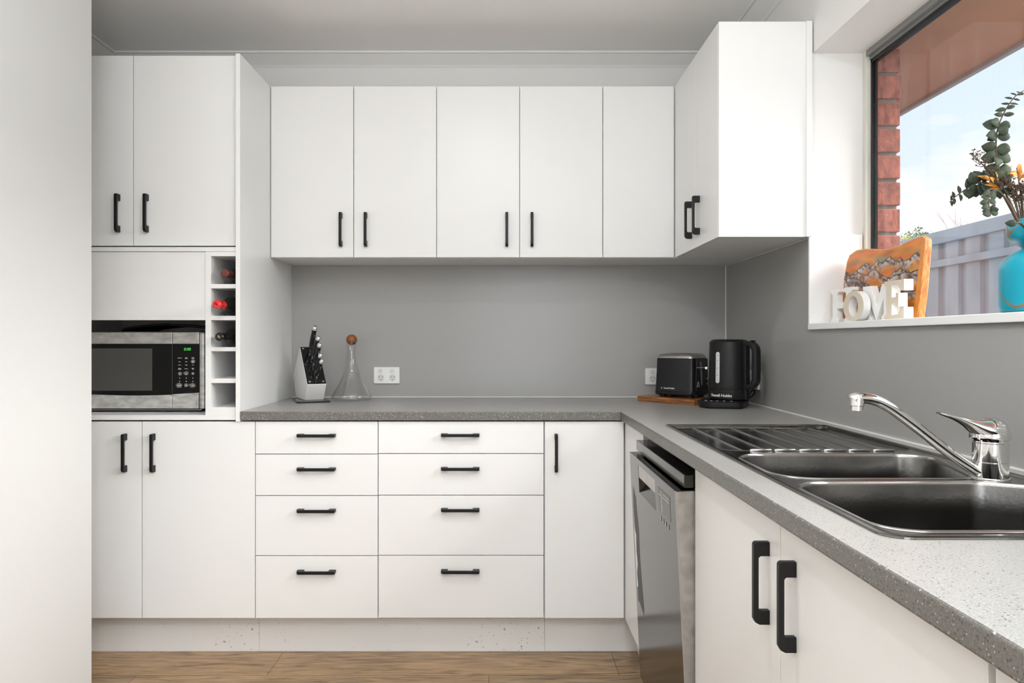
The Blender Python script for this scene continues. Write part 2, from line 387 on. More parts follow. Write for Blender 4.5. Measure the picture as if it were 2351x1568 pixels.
# clear glasses
def pane(name, dirt):
    m = bpy.data.materials.new(name); m.use_nodes = True; n = m.node_tree.nodes; lk = m.node_tree.links.new; n.clear()
    o = n.new('ShaderNodeOutputMaterial'); tr = n.new('ShaderNodeBsdfTransparent'); gl = n.new('ShaderNodeBsdfGlossy'); gl.inputs['Roughness'].default_value = .01
    lw = n.new('ShaderNodeLayerWeight'); lw.inputs[0].default_value = .5; pw_ = n.new('ShaderNodeMath'); pw_.operation = 'POWER'; pw_.inputs[1].default_value = 3.2; fr = n.new('ShaderNodeMath'); fr.operation = 'MULTIPLY_ADD'; fr.inputs[1].default_value = .25 if dirt else .8; fr.inputs[2].default_value = .008 if dirt else .05; lk(lw.outputs['Facing'], pw_.inputs[0]); lk(pw_.outputs[0], fr.inputs[0]); mx = n.new('ShaderNodeMixShader'); lk(fr.outputs[0], mx.inputs[0]); lk(tr.outputs[0], mx.inputs[1]); lk(gl.outputs[0], mx.inputs[2])
    if dirt:
        t = n.new('ShaderNodeTexCoord'); mp = n.new('ShaderNodeMapping'); mp.inputs['Scale'].default_value = (1, 14, 2.2); z = n.new('ShaderNodeTexNoise'); z.inputs['Scale'].default_value = 2.2; z.inputs['Detail'].default_value = 7
        r = ramp(n, [(.5, (.0, .0, .0)), (.85, (.035, .035, .035))]); z2 = n.new('ShaderNodeTexVoronoi'); z2.inputs['Scale'].default_value = 60
        s = ramp(n, [(.0, (.3, .3, .3)), (.05, (0, 0, 0))]); ad = n.new('ShaderNodeMath'); ad.operation = 'ADD'; ad.use_clamp = True
        di = n.new('ShaderNodeBsdfTranslucent'); di.inputs[0].default_value = (.85, .85, .85, 1); d2 = n.new('ShaderNodeBsdfDiffuse'); d2.inputs[0].default_value = (.8, .8, .8, 1)
        m0 = n.new('ShaderNodeMixShader'); lk(di.outputs[0], m0.inputs[1]); lk(d2.outputs[0], m0.inputs[2])
        m2 = n.new('ShaderNodeMixShader')
        lk(t.outputs['Object'], mp.inputs[0]); lk(mp.outputs[0], z.inputs['Vector']); lk(z.outputs[0], r.inputs[0]); lk(t.outputs['Object'], z2.inputs['Vector']); lk(z2.outputs['Distance'], s.inputs[0])
        lk(r.outputs[0], ad.inputs[0]); lk(s.outputs[0], ad.inputs[1]); lk(ad.outputs[0], m2.inputs[0]); lk(mx.outputs[0], m2.inputs[1]); lk(m0.outputs[0], m2.inputs[2]); lk(m2.outputs[0], o.inputs[0])
    else: lk(mx.outputs[0], o.inputs[0])
    return m
M['pane'] = pane('window_glass', True)
M['thin'] = pane('thin_clear_glass', False)

# ------------------------------------------------------------------ room shell
D = 3.248           # back wall
WX = 1.020          # right wall
LX = -1.78          # far left wall of the recess
NX = -1.276         # face of the near left wall
NY = 2.24           # its end
RB = -3.4           # rear wall
FD = 2.611          # base door faces (back run)
BZ = .904; BB = .871
RD = .451           # base door faces (right run)
UD = 2.942          # wall-cabinet door faces
UZ0, UZ1 = 1.4995, 2.202
URX = .712          # right wall-cabinet door faces
URY = 2.348
WY0, WY1 = .45, 2.354; WZ0, WZ1 = 1.195, 2.10; OX = 1.20
struct(MB().box(LX-.1, OX, RB-.1, D+.1, -.1, 0).build('floor', M['floor']))
struct(MB().box(LX-.1, OX, RB-.1, D+.1, CEIL, CEIL+.1).build('ceiling', M['ceil']))
struct(MB().box(LX-.1, OX, D, D+.1, 0, CEIL).build('wall_back', M['wall']))
b_ = MB()
b_.box(WX, OX, RB, WY0, 0, CEIL).box(WX, OX, WY1, D, 0, CEIL).box(WX, OX, WY0, WY1, 0, WZ0).box(WX, OX, WY0, WY1, WZ1, CEIL)
struct(b_.build('wall_right', M['wall']))
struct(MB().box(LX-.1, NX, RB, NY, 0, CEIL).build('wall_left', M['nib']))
struct(MB().box(LX-.1, LX, NY, D, 0, CEIL).build('wall_recess', M['wall']))
b_ = MB(); b_.box(NX, -1.2, RB-.1, RB, 0, CEIL).box(1.01, WX, RB-.1, RB, 0, CEIL).box(-1.2, 1.01, RB-.1, RB, 2.2, CEIL)
struct(b_.build('wall_rear', M['wall']))
dr = MB(); dr.box(-1.2, -1.14, RB-.07, RB-.02, 0, 2.2).box(.95, 1.01, RB-.07, RB-.02, 0, 2.2).box(-1.14, .95, RB-.07, RB-.02, 2.14, 2.2).box(-1.14, .95, RB-.07, RB-.02, 0, .06).box(-.12, -.06, RB-.07, RB-.02, .06, 2.14)
door = struct(dr.build('added_door_1', M['alu']))  # unseen glass door, added to let sky light in behind the camera
MB().box(-1.14, .95, RB-.05, RB-.044, .06, 2.14).build('glass', M['thin'], door)
# cove cornice: profile swept along back, right and recess walls
def cove(name, path):
    prof = [(0, 0), (.004, 0), (.008, .006)]
    for k in range(7):
        a = k/6*PI/2; prof.append((.062-.052*math.cos(a), .010+.030*math.sin(a)*1.0 if False else .008+.032*(1-math.cos(a))))
    prof += [(.068, .0385), (.073, .0385), (.073, .047)]
    m = MB()
    rows = []
    for p, (nx, ny) in path: rows.append([(p[0]+nx*a, p[1]+ny*a, CEIL-.047+h) for a, h in prof+[(0, .047)]])
    m.loft(rows, closed=True)
    return struct(m.build(name, M['corn'], smooth=40))
cove('trim_1', [((LX, D), (1, -1)), ((WX, D), (-1, -1))])
cove('trim_2', [((WX, D), (-1, -1)), ((WX, RB), (-1, 0))])
cove('trim_3', [((LX, NY), (1, 0)), ((LX, D), (1, -1))])
cove('trim_4', [((NX, RB), (1, 0)), ((NX, NY), (1, 0))])
for i, (dx, dy, pw, ds) in enumerate(DOWN):  # second and third fixtures are added for the unseen fill lamps
    o = MB().lathe([(ds/2+.02, CEIL), (ds/2+.018, CEIL-.006), (ds/2+.002, CEIL-.009), (ds/2, CEIL-.004), (ds/2, CEIL)], (dx, dy, 0), seg=32, cap=False).build('ceiling_light', M['white'], smooth=40)
    tag(o, ['round white recessed downlight above the drawers', 'round white downlight added as fill behind the camera, left', 'round white downlight added as fill near the rear glass door'][i], 'ceiling light', 'recessed downlights')
# window
win = bpy.data.objects.new('window_1', None); C.objects.link(win); win.location = (WX, (WY0+WY1)/2, WZ0); struct(win)
MB().box(1.005, 1.184, WY0, WY1, WZ0, 1.215).build('window_sill', M['trimw'], win, bevel=.002)
fx0, fx1 = 1.184, 1.215
fr = MB(); fr.box(fx0, fx1, WY1-.022, WY1, 1.2, WZ1).box(fx0, fx1, WY0, WY0+.03, 1.2, WZ1).box(fx0, fx1, WY0, WY1, WZ0, 1.213)
fr.build('window_frame', M['frame'], win)
MB().box(fx0+.0006, fx1-.012, WY0+.031, WY1-.0225, WZ1-.020, WZ1-.0005).box(fx0+.012, fx1-.001, WY0+.031, WY1-.0225, WZ1-.030, WZ1-.0205).build('frame_head', M['alu'], win)
gk = MB(); gk.box(1.2, 1.219, WY1-.03, WY1-.022, 1.213, WZ1-.028).box(1.2, 1.219, WY0+.03, WY1-.022, WZ1-.04, WZ1-.028).box(1.2, 1.219, WY0+.03, WY1-.022, 1.2135, 1.219)
gk.build('gasket', M['blackp'], win)
MB().box(1.206, 1.209, WY0+.03, WY1-.03, 1.219, WZ1-.04).build('pane', M['pane'], win)
struct(MB().box(1.006, 1.18, WY1-.01, WY1, 1.215, 1.506).build('trim_5', M['trimw'], bevel=.0015))

# ------------------------------------------------------------------ outside
def bricks(name, x0, x1, y0, y1, z0, z1, mt):
    rnd = random.Random(3); m = MB(); m.mi = 1; m.box(x0+.006, x1-.008, y0+.008, y1, z0, z1); m.mi = 0
    z = z1-.076; row = 0
    while z > z0-.05:
        y = y0-(0 if row % 2 == 0 else .12)
        while y < y1:
            a = max(y, y0); b = min(y+.23, y1)
            if b-a > .02:
                j = [rnd.uniform(-.002, .002) for _ in range(4)]
                m.box(x0, x1+j[0], a+j[1]+(0 if a > y0 else 0), b, max(z, z0), z+.076+j[3]*.3)
            y += .24
        z -= .087; row += 1
    return struct(m.build(name, [mt, M['mortar']], bevel=.004))
bricks('wall_brick', 1.217, 1.305, 2.345, 4.4, -.1, 2.112, M['brick'])
bricks('wall_brick_below', 1.217, 1.305, -1, 2.34, -.1, 1.17, M['brickl'])
bricks('wall_brick_head', 1.217, 1.300, -1, 4.4, 2.114, 2.4, M['brickd'])
struct(MB().box(1.303, 1.72, -1.5, 5.0, 2.15, 2.165).build('wall_eave_lining', M['soffit']))
struct(MB().box(1.72, 1.742, -1.5, 5.0, 2.135, 2.32).build('trim_6', M['fascia'], bevel=.004))
struct(MB().box(1.35, 40, -10, 60, -.2, -.1).build('ground', M['grass']))
# fence along X = 3.5
FX = 3.5
fe = thing('garden_fence', 'grey corrugated steel fence outside the window', 'fence', (FX, 4, -.1))
y = 1.5; prof = []
while y < 7.2:
    prof += [(y, 0), (y+.15, 0), (y+.165, .03), (y+.235, .03)]; y += .25
m = MB(); m.loft([[(FX+p[1], p[0], -.1) for p in prof], [(FX+p[1], p[0], 1.96) for p in prof]], closed=False)
fp = m.build('fence_sheet', M['fence'], fe); s_ = fp.modifiers.new('t', 'SOLIDIFY'); s_.thickness = .002
MB().box(FX-.03, FX+.05, 1.5, 7.2, 1.93, 2.03).build('top_rail', M['fence'], fe, bevel=.006)
MB().box(FX-.035, FX-.003, 1.5, 7.2, 1.745, 1.80).build('middle_rail', M['fence'], fe, bevel=.004)
for k in range(3): MB().box(FX-.04, FX+.045, 2.6+k*2.1, 2.66+k*2.1, -.1, 1.96).build('post', M['fence'], fe, bevel=.004)
# bushes
def bush(name, c, r, n, mt, label, seed, grp=None):
    rnd = random.Random(seed); o = thing(name, label, 'bush', (c[0], c[1], -.1), group=grp)
    t = MB(); t.tube([(c[0], c[1], -.1), (c[0]+.05, c[1], c[2]*.5), (c[0], c[1], c[2])], [.08, .06, .03], 8).build('trunk', M['stem'], o)
    m = MB()
    for k in range(n):
        d = Vector((rnd.gauss(0, 1), rnd.gauss(0, 1), rnd.gauss(0, 1))).normalized()
        lump = 1+.35*noise.noise(d*2.3+Vector((seed, 0, 0)))
        p = Vector(c)+Vector((d.x*r[0], d.y*r[1], d.z*r[2]))*lump*rnd.uniform(.7, 1)
        s = rnd.uniform(.03, .06)*max(r)/.8; q = Vector((rnd.gauss(0, 1), rnd.gauss(0, 1), rnd.gauss(0, 1))).normalized(); u = q.orthogonal().normalized(); w = q.cross(u)
        m._face([m.bm.verts.new(p+u*s), m.bm.verts.new(p+w*s*.6), m.bm.verts.new(p-u*s), m.bm.verts.new(p-w*s*.6)])
    m.build('foliage', mt, o, fix=False); return o
bush('garden_bush', at(2088, 592, 9), (.25, .3, .27), 1500, M['bushy'], 'yellow-green bush beyond the far end of the fence', 1)
bush('garden_bush', at(2120, 590, 14), (.52, .5, .5), 2200, M['bush'], 'grey-green tree crown rising behind the yellow bush', 2)
bush('garden_bush', at(2072, 590, 13), (.3, .4, .4), 900, M['bush'], 'small green crown partly behind the brick corner', 5)
# bare tree
bt = thing('bare_tree', 'bare leafless tree rising behind the grey fence', 'tree', (at(2235, 700, 12).x, 12, -.1))
rnd = random.Random(8); m = MB()
def branch(p, d, l, r, lev):
    q = p+d*l; m.tube([p, p+d*l*.5+Vector((rnd.uniform(-1, 1), 0, rnd.uniform(-1, 1)))*l*.06, q], [r, r*.85, r*.65], 5, cap=False)
    if lev == 0: return
    for k in range(3 if lev > 1 else 2):
        nd = (d+Vector((rnd.uniform(-.8, .8), rnd.uniform(-.5, .5), rnd.uniform(-.3, .6)))).normalized(); branch(q, nd, l*rnd.uniform(.6, .8), r*.62, lev-1)
pb = at(2235, 700, 12); m.tube([(pb.x, 12, -.1), (pb.x, 12, 1.3)], [.06, .045], 8).build('trunk', M['bare'], bt)
m = MB()
branch(Vector((pb.x, 12, 1.3)), Vector((-.25, 0, 1)).normalized(), .6, .026, 5)
branch(Vector((pb.x, 12, 1.25)), Vector((.15, 0, 1)).normalized(), .7, .026, 4)
branch(Vector((pb.x, 12, 1.3)), Vector((-.6, 0, .9)).normalized(), .6, .024, 4)
m.build('twigs', M['bare'], bt)

# ------------------------------------------------------------------ cabinets
HL = .139
def handle(parent, o, L_, S_, W__, name='handle'):
    L0, r, c = HL, .005, .010; S = .027; t = .0085; g = .024
    poly = [(0, 0), (0, S-c), (c*.35, S-c*.35), (c, S)]
    poly += [(L0-r, S), (L0-r*.3, S-r*.3), (L0, S-r), (L0, 0), (L0-g, 0), (L0-g, S-t-.003), (L0-g-.003, S-t), (g+.003, S-t), (g, S-t-.003), (g, 0)]
    return MB().prism(poly, o, L_, S_, W__, -.0055, .0055).build(name, M['black'], parent, bevel=.0012)
def vh(parent, xc, y, z0): return handle(parent, (xc, y, z0), (0, 0, 1), (0, -1, 0), (1, 0, 0))
def hh(parent, xc, y, z): return handle(parent, (xc-HL/2, y, z), (1, 0, 0), (0, -1, 0), (0, 0, 1))
def vhr(parent, x, yc, z0): return handle(parent, (x, yc, z0), (0, 0, 1), (-1, 0, 0), (0, 1, 0))
G = .0014
def front(parent, x0, x1, z0, z1, y, name='door', t=.016, g=G):
    return MB().box(x0+g, x1-g, y, y+t, z0+g, z1-g).build(name, M['cab'], parent, bevel=.0008)
def xs(px): return (px-PX)/632.0
def zs(py): return CZ-(py-PY)/632.0
DZ0, DZ1 = zs(1420), zs(967)
# base cabinet beneath the tall unit
c = thing('base_cabinet', 'white two-door base cabinet below the microwave shelf', 'cabinet', (-1.33, 2.9, .15))
MB().box(-1.72, xs(586)-.001, FD+.018, D-.004, .15, BB-.006).build('body', M['cab2'], c)
d = front(c, -1.72, xs(326), DZ0, DZ1, FD); vh(d, xs(289), FD, zs(1083))
d = front(c, xs(326), xs(586), DZ0, DZ1, FD); vh(d, xs(354), FD, zs(1083))
# drawer units
def drawers(px0, px1, cuts, hx, hys, label):
    c = thing('drawer_cabinet', label, 'cabinet', ((xs(px0)+xs(px1))/2, 2.9, .15))
    MB().box(xs(px0)+.001, xs(px1)-.001, FD+.018, D-.004, .15, BB-.006).build('body', M['cab2'], c)
    for i in range(4):
        d = front(c, xs(px0), xs(px1), zs(cuts[i+1]), zs(cuts[i]), FD, 'drawer')
        hh(d, xs(hx), FD, zs(hys[i]))
drawers(586, 868, [967, 1042.5, 1138, 1276, 1420], 727.5, [999, 1076, 1171, 1311], 'narrower white four-drawer cabinet beside the two-door base cabinet')
drawers(868, 1249, [967, 1041.5, 1137, 1275, 1419], 1057, [998, 1075, 1169, 1309.5], 'wider white four-drawer cabinet left of the single corner door')
c = thing('corner_base_cabinet', 'white single-door corner base cabinet with vertical handle by the wide drawers', 'cabinet', (.6, 2.95, .15))
MB().box(xs(1249)+.001, WX-.006, FD+.018, D-.004, .15, BB-.006).build('body', M['cab2'], c)
d = front(c, xs(1250), xs(1433), DZ0, DZ1, FD); vh(d, xs(1276.5), FD, zs(1083))
FY1 = F*RD/(1477-PX)          # dishwasher niche far side
MB().box(RD, RD+.016, FY1+.002, FD-.004, DZ0, BB-.002).build('filler_panel', M['cab'], c, bevel=.0006)
MB().box(RD+.017, WX-.006, FY1+.002, FY1+.018, .0, BB-.002).build('side_panel', M['cab'], c)
# kickboards
KY = 2.683
def kick(x0, x1, label): tag(MB().box(x0, x1, KY, KY+.016, 0, .148).build('kickboard', M['kick'], bevel=.0005), label, 'kickboard', 'white kickboards under the cabinets')
kick(-1.72, X(595, KY), 'white kickboard under the two-door base cabinet at left')
kick(X(595, KY)+.0008, X(1250, KY), 'long white kickboard under the two drawer cabinets')
kick(X(1250, KY)+.0008, .525, 'scuffed white kickboard under the corner base cabinet')
tag(MB().box(.509, .525, FY1+.02, KY-.001, 0, .148).build('kickboard', M['kick']), 'short white kickboard return beside the dishwasher', 'kickboard', 'white kickboards under the cabinets')
# right run: sink cabinet and next cabinet
def zd(o): pass
NY1 = F*RD/(1595.5-PX); S1 = F*RD/(1791.5-PX); S2 = F*RD/(2270-PX)
c = thing('sink_cabinet', 'white two-door sink cabinet right of the dishwasher', 'cabinet', (.75, (NY1+S2)/2, .15))
m = MB(); m.box(RD+.017, WX-.006, NY1-.018, NY1-.001, 0, BB-.002).box(RD+.017, WX-.006, S2, S2+.016, .15, BB-.002).box(RD+.017, WX-.006, S2+.016, NY1-.018, .15, .166)
m.build('body', M['cab2'], c)
for y0, y1, hy in ((S1, NY1, F*RD/(1765-PX)), (S2, S1, F*RD/(1826-PX))):
    d = MB().box(RD, RD+.016, y0+G, y1-G, .15, BB-.003).build('door', M['cab'], c, bevel=.0008)
    vhr(d, RD, hy, .682)
c = thing('end_base_cabinet', 'white base cabinet nearest the camera under the worktop', 'cabinet', (.75, .3, .15))
m = MB(); m.box(RD+.02, WX-.006, .30, S2-.002, .15, .166).box(RD+.02, WX-.006, .30, .316, .166, BB-.002).box(RD+.02, WX-.006, S2-.018, S2-.002, .166, BB-.002).build('body', M['cab2'], c)
MB().box(RD, RD+.018, .30, S2-.009, .15, BB-.008).build('door', M['cab2'], c, bevel=.0008)
tag(MB().box(.52, .536, .30, NY1-.02, 0, .148).build('kickboard', M['kick']), 'white kickboard under the sink cabinet', 'kickboard', 'white kickboards under the cabinets')

# tall unit above: doors, flap, microwave recess, wine rack, end panel
PF = 2.600          # front edge of panels
c = thing('tall_cabinet', 'tall white unit with microwave recess and wine rack at the left end', 'cabinet', (-1.34, 2.9, BB))
TX0, TX1 = -1.72, -.960
MB().box(TX1, -.944, PF, D-.004, BB-.0045, 2.199).build('end_panel', M['cab'], c, bevel=.001)
SY = 2.606
m = MB(); m.box(TX0, TX0+.016, SY, D-.004, BB, 2.195).box(TX0, TX1, D-.02, D-.004, BB, 2.195).box(TX0, TX1, SY+.06, D-.02, 2.18, 2.195)
m.build('body', M['cab2'], c)
def sx(px): return (px-PX)*SY/F
def sz(py): return CZ-(py-PY)*SY/F
MB().box(TX0+.016, TX1, SY, D-.02, sz(577), sz(567)).build('shelf', M['cab'], c, bevel=.0006)
MB().box(TX0+.016, TX1, SY, D-.02, BB+.0005, sz(953)).build('shelf', M['cab'], c, bevel=.0006)
UDY = 2.628
for px0, px1, hx in ((None, 306, 270), (306, 544.5, 335.5)):
    x0 = TX0 if px0 is None else X(px0, UDY); x1 = min(X(px1, UDY), TX1-.001)
    d = front(c, x0, x1, Z(565, UDY), Z(127, UDY), UDY); vh(d, X(hx, UDY-.01), UDY, Z(534, UDY))
MB().box(TX0+.018, sx(471)-.001, SY+.006, SY+.022, Z(735, SY+.006), sz(577)-.001).build('flap_door', M['cab'], c, bevel=.0008)
WR0, WR1 = sx(471), sx(484)
wr = MB(); wr.box(WR0, WR1, SY+.002, D-.02, sz(953), sz(577)-.0005)
wr.box(WR1, TX1, SY+.002, D-.2, sz(588), sz(577)-.0005)
wr.box(WR1, TX1, SY+.002, D-.2, sz(953), sz(935))
SH = [(652, 662), (725, 735), (797, 806.5), (869, 879.5)]
for a, b in SH: wr.box(WR1, TX1, SY+.002, D-.2, sz(b), sz(a))
wr.box(WR1, TX1, D-.216, D-.2, sz(935), sz(588))
wr.build('wine_rack', M['cab'], c, bevel=.0006)

# wine bottles
def bottle(tip, zb, capm, label, spot=None):
    xc, r = -.9945, .0365
    o = thing('wine_bottle', label, 'bottle', (xc, tip+.15, zb), group='wine bottles lying in the rack')
    zc = zb+r+.0006
    prof = [(.010, .001), (.0135, .004), (.0137, .055), (.0135, .085), (.016, .1), (.026, .118), (.034, .136), (r, .155), (r, .298), (.032, .303), (.012, .300)]
    MB().lathe([(.0125, .003)]+prof[2:], (xc, tip, zc), 'Y', 32).build('glass', M['bottle'], o, smooth=40)
    MB().lathe([(0, .0), (.0115, .0), (.0148, .003), (.0152, .012), (.0146, .014), (.0152, .058), (.0145, .0585)], (xc, tip-.001, zc), 'Y', 28).build('foil_cap', capm, o, smooth=40)
    if spot:
        m = MB()
        for dx, dz in ((-.003, 0), (0, .003), (.003, .0005), (0, -.002), (-.003, .004), (.003, -.003)): m.box(xc+dx-.0013, xc+dx+.0013, tip-.0018, tip-.001, zc+dz-.0013, zc+dz+.0013)
        m.build('emblem', spot, o)
    return o
bottle(2.585, sz(652), M['maroon'], 'wine bottle with maroon foil in the top rack slot')
bottle(2.512, sz(725), M['red'], 'wine bottle with bright red foil in the second rack slot', M['dark'])
bottle(2.535, sz(797), M['blackg'], 'wine bottle with black foil and gold emblem in the third rack slot', M['gold'])

# wall cabinets, back run
def ux(px): return (px-PX)*UD/F
def wallcab(px0, px1, cuts, hs, label):
    c = thing('wall_cabinet', label, 'cabinet', ((ux(px0)+ux(px1))/2, 3.1, UZ0), group=None)
    MB().box(ux(px0)+.0006, ux(px1)-.0006, UD+.018, D-.004, UZ0, UZ1-.004).build('body', M['cab'], c)
    for a, b in zip(cuts, cuts[1:]):
        d = front(c, ux(a), ux(b), UZ0, UZ1, UD)
        for h in hs:
            if a < h < b: vh(d, ux(h)*(UD-.02)/UD, UD, 1.5435)
wallcab(621.5, 1002.5, [621.5, 812, 1002.5], [781, 838.5], 'white two-door wall cabinet left above the knife block and decanter')
wallcab(1002.5, 1384, [1002.5, 1193, 1384], [1163.5, 1221.5], 'white two-door wall cabinet in the middle of the back wall')
c = thing('wall_cabinet', 'white corner wall cabinet with a plain door without a handle', 'cabinet', (.8, 3.1, UZ0))
MB().box(ux(1384)+.0006, WX-.006, UD+.018, D-.004, UZ0, UZ1-.004).build('body', M['cab'], c)
front(c, ux(1384), URX-.002, UZ0, UZ1, UD)
c = thing('wall_cabinet', 'white two-door wall cabinet on the right wall beside the window', 'cabinet', (.87, 2.65, UZ0))
MB().box(URX+.018, WX-.006, URY+.017, UD+.016, UZ0, UZ1-.004).build('body', M['cab'], c)
MB().box(URX, WX-.016, URY, URY+.016, UZ0-.001, UZ1).build('end_panel', M['cab'], c, bevel=.0008)
MB().box(WX-.0235, WX-.0045, URY-.006, URY-.0005, UZ0-.001, UZ1).build('filler_strip', M['cab'], c, bevel=.0005)
mid = F*URX/(1595-PX)
for y0, y1, hpx in ((mid, UD-.003, 1588), (URY+.017, mid, 1606)):
    d = MB().box(URX, URX+.016, y0+G*.7, y1-G*.7, UZ0, UZ1).build('door', M['cab'], c, bevel=.0006)
    vhr(d, URX, F*URX/(hpx-PX), 1.5395)

# splashback and silicone
sp = thing('splashback', 'smooth grey splashback panels between worktop and wall cabinets', 'splashback', (.3, D, BZ))
MB().box(-.943, WX-.004, D-.0035, D-.0003, BZ+.001, UZ0-.001).build('back_panel', M['splash'], sp)
m = MB(); m.prism([(.30, BZ+.001), (D-.004, BZ+.001), (D-.004, UZ0-.001), (WY1, UZ0-.001), (WY1, WZ0-.001), (.30, WZ0-.001)], (0, 0, 0), (0, 1, 0), (0, 0, 1), (1, 0, 0), WX-.0035, WX-.0003)
m.build('side_panel', M['splash'], sp)
m = MB(); m.box(WX-.0075, WX-.0036, D-.0065, D-.0036, BZ+.004, UZ0-.002); m.box(-.942, WX-.008, D-.0075, D-.0036, BZ+.0005, BZ+.0035); m.box(WX-.009, WX-.0036, .30, D-.008, BZ+.0005, BZ+.0045)
m.box(WX-.007, WX-.0036, WY1+.01, D-.01, UZ0-.004, UZ0-.0015)
m.build('sealant_bead', M['sil'], sp)

# worktop with cut-outs
SXL, SXR, SYN, SYF = .4935, .975, .917, 2.160
hole = rpoly([(SXL+.012, SYN+.012), (SXR-.012, SYN+.012), (SXR-.012, SYF-.012), (SXL+.012, SYF-.012)], .02, 4)
BX = .431; BY = FD-.014
outer = rpoly([(-.9435, BY), (BX, BY), (BX, .30), (WX-.004, .30), (WX-.004, D-.004), (-.9435, D-.004)], [0, 0, 0, 0, 0, 0], 1)
wt = MB().sheet(outer, [hole], BB, BZ).build('worktop', [M['bench'], M['bedge']], bevel=.0045, seg=3)
for p_ in wt.data.polygons: p_.material_index = 1 if abs(p_.normal.z) < .5 else 0
tag(wt, 'L-shaped grey speckled worktop running from tall unit round past the sink', 'worktop')

# ------------------------------------------------------------------ sink
sk = thing('kitchen_sink', 'stainless steel sink with draining board and one and a half bowls', 'sink', ((SXL+SXR)/2, 1.54, BZ))
so = rpoly([(SXL, SYN), (SXR, SYN), (SXR, SYF), (SXL, SYF)], [.035, .035, .03, .006], 6)
b1 = rpoly([(.516, 1.315), (.868, 1.315), (.945, 1.60), (.516, 1.605)], [.075, .04, .06, .075], 8)
b2 = rpoly([(.512, .952), (.945, .952), (.945, 1.235), (.85, 1.285), (.512, 1.285)], [.055, .06, .05, .06, .075], 8)
dn = rpoly([(.508, 1.655), (.955, 1.655), (.955, 2.125), (.508, 2.125)], [.05, .03, .03, .01], 6)
ZT = BZ+.0015
m = MB()
m.loft([zl(offs(so, .0), BZ+.0002), zl(offs(so, -.0005), BZ+.003), zl(offs(so, -.003), BZ+.0042), zl(offs(so, -.011), BZ+.0042), zl(offs(so, -.014), ZT)])
m.sheet(offs(so, -.014), [offs(b1, .006), offs(b2, .006), offs(dn, .004)], ZT)
m.build('sink_deck', M['sink'], sk, smooth=50)
def bowl(loop, depth, wx, wy):
    m = MB(); c = Vector((sum(p[0] for p in loop)/len(loop), sum(p[1] for p in loop)/len(loop)))
    def sc_(l, k): return [(c.x+(p[0]-c.x)*k, c.y+(p[1]-c.y)*k) for p in l]
    m.loft([zl(offs(loop, .006), ZT), zl(offs(loop, .003), ZT+.0018), zl(offs(loop, 0), ZT+.0016), zl(offs(loop, -.002), ZT-.003), zl(sc_(offs(loop, -.004), .99), BZ-.05), zl(sc_(loop, .955), BZ-depth+.03), zl(sc_(loop, .925), BZ-depth+.010), zl(sc_(loop, .85), BZ-depth+.002), zl(sc_(loop, .5), BZ-depth), zl(sc_(loop, .15), BZ-depth-.001)], cap_last=True)
    o = m.build('bowl', M['bowl'], sk, smooth=50)
    MB().loft([zl(offs(loop, .0065), ZT+.0003), zl(offs(loop, .005), ZT+.0022), zl(offs(loop, .0015), ZT+.0026), zl(offs(loop, -.0005), ZT+.0015), zl(offs(loop, -.0022), ZT-.004)]).build('bowl_rim', M['silverhi'], o, smooth=60)
    MB().lathe([(.042, BZ-depth+.002), (.038, BZ-depth+.004), (.03, BZ-depth+.001), (.028, BZ-depth-.004), (.0, BZ-depth-.004)], (wx, wy, 0), seg=28, cap=False).build('waste_outlet', M['chrome'], o, smooth=40)
bowl(b1, .13, .69, 1.46); bowl(b2, .17, .70, 1.12)
m = MB()
m.loft([zl(offs(dn, .004), ZT), zl(offs(dn, .0), ZT+.001), zl(offs(dn, -.006), BZ-.004), zl(offs(dn, -.012), BZ-.0048)])
m.sheet(offs(dn, -.012), [], BZ-.0048)
m.build('draining_board', M['sink'], sk, smooth=50)
for xr in (.568, .6245, .681, .7375, .794, .8505, .907):
    m = MB(); pts = []; rr = []
    for k in range(25):
        t = k/24; yy = 1.668+t*(2.112-1.668); e = min(t, 1-t)
        pts.append((xr, yy, BZ-.0048)); rr.append((.0034+.004*max(0, 1-e/.04), .0035+.0006*max(0, 1-e/.03)))
    m.tube(pts, rr, 10).build('ridge', M['silverhi'], sk, smooth=60)
m = MB()
for k in range(7):
    x0 = .577+.0565*k-.003; x1 = x0+.047
    if x1 > .95: break
    m.tube([(x0, 1.652, ZT+.0005), (x0+.004, 1.650, ZT+.002), (x1-.004, 1.650, ZT+.002), (x1, 1.652, ZT+.0005)], .0035, 8)
m.build('pressed_edge', M['silverhi'], sk, smooth=60)

# mixer tap
TXc, TY = .889, 1.305
tp = thing('mixer_tap', 'chrome single-lever mixer tap standing on the sink', 'tap', (TXc, TY, ZT))
r0 = .0285
MB().lathe([(.031, ZT), (.0315, ZT+.003), (.031, ZT+.006), (.0285, ZT+.0065), (.0285, ZT+.010), (r0, ZT+.011), (r0, ZT+.0335), (r0-.0006, ZT+.034), (r0-.0006, ZT+.0346), (r0, ZT+.0352), (r0, ZT+.068), (r0-.001, ZT+.069), (r0-.001, ZT+.0715), (r0, ZT+.072), (r0+.0005, ZT+.0745), (.026, ZT+.075)], (TXc, TY, 0), seg=48).build('tap_body', M['chrome'], tp, smooth=40)
sp_ = cat([at(2262, 1095, 1.305), at(2236, 1078, 1.303), at(2180, 1040, 1.30), at(2110, 985, 1.30), at(2050, 940, 1.30), at(2015, 921, 1.30), at(1985, 914, 1.30), at(1962, 915, 1.30), at(1957, 918, 1.30)], 5)
nsp = len(sp_); rad = [(.0115, .0092+.0008*i/nsp) for i in range(nsp)]
MB().tube(sp_, rad, 16).build('spout', M['chrome'], tp, smooth=50)
nz_ = at(1965, 918, 1.30)
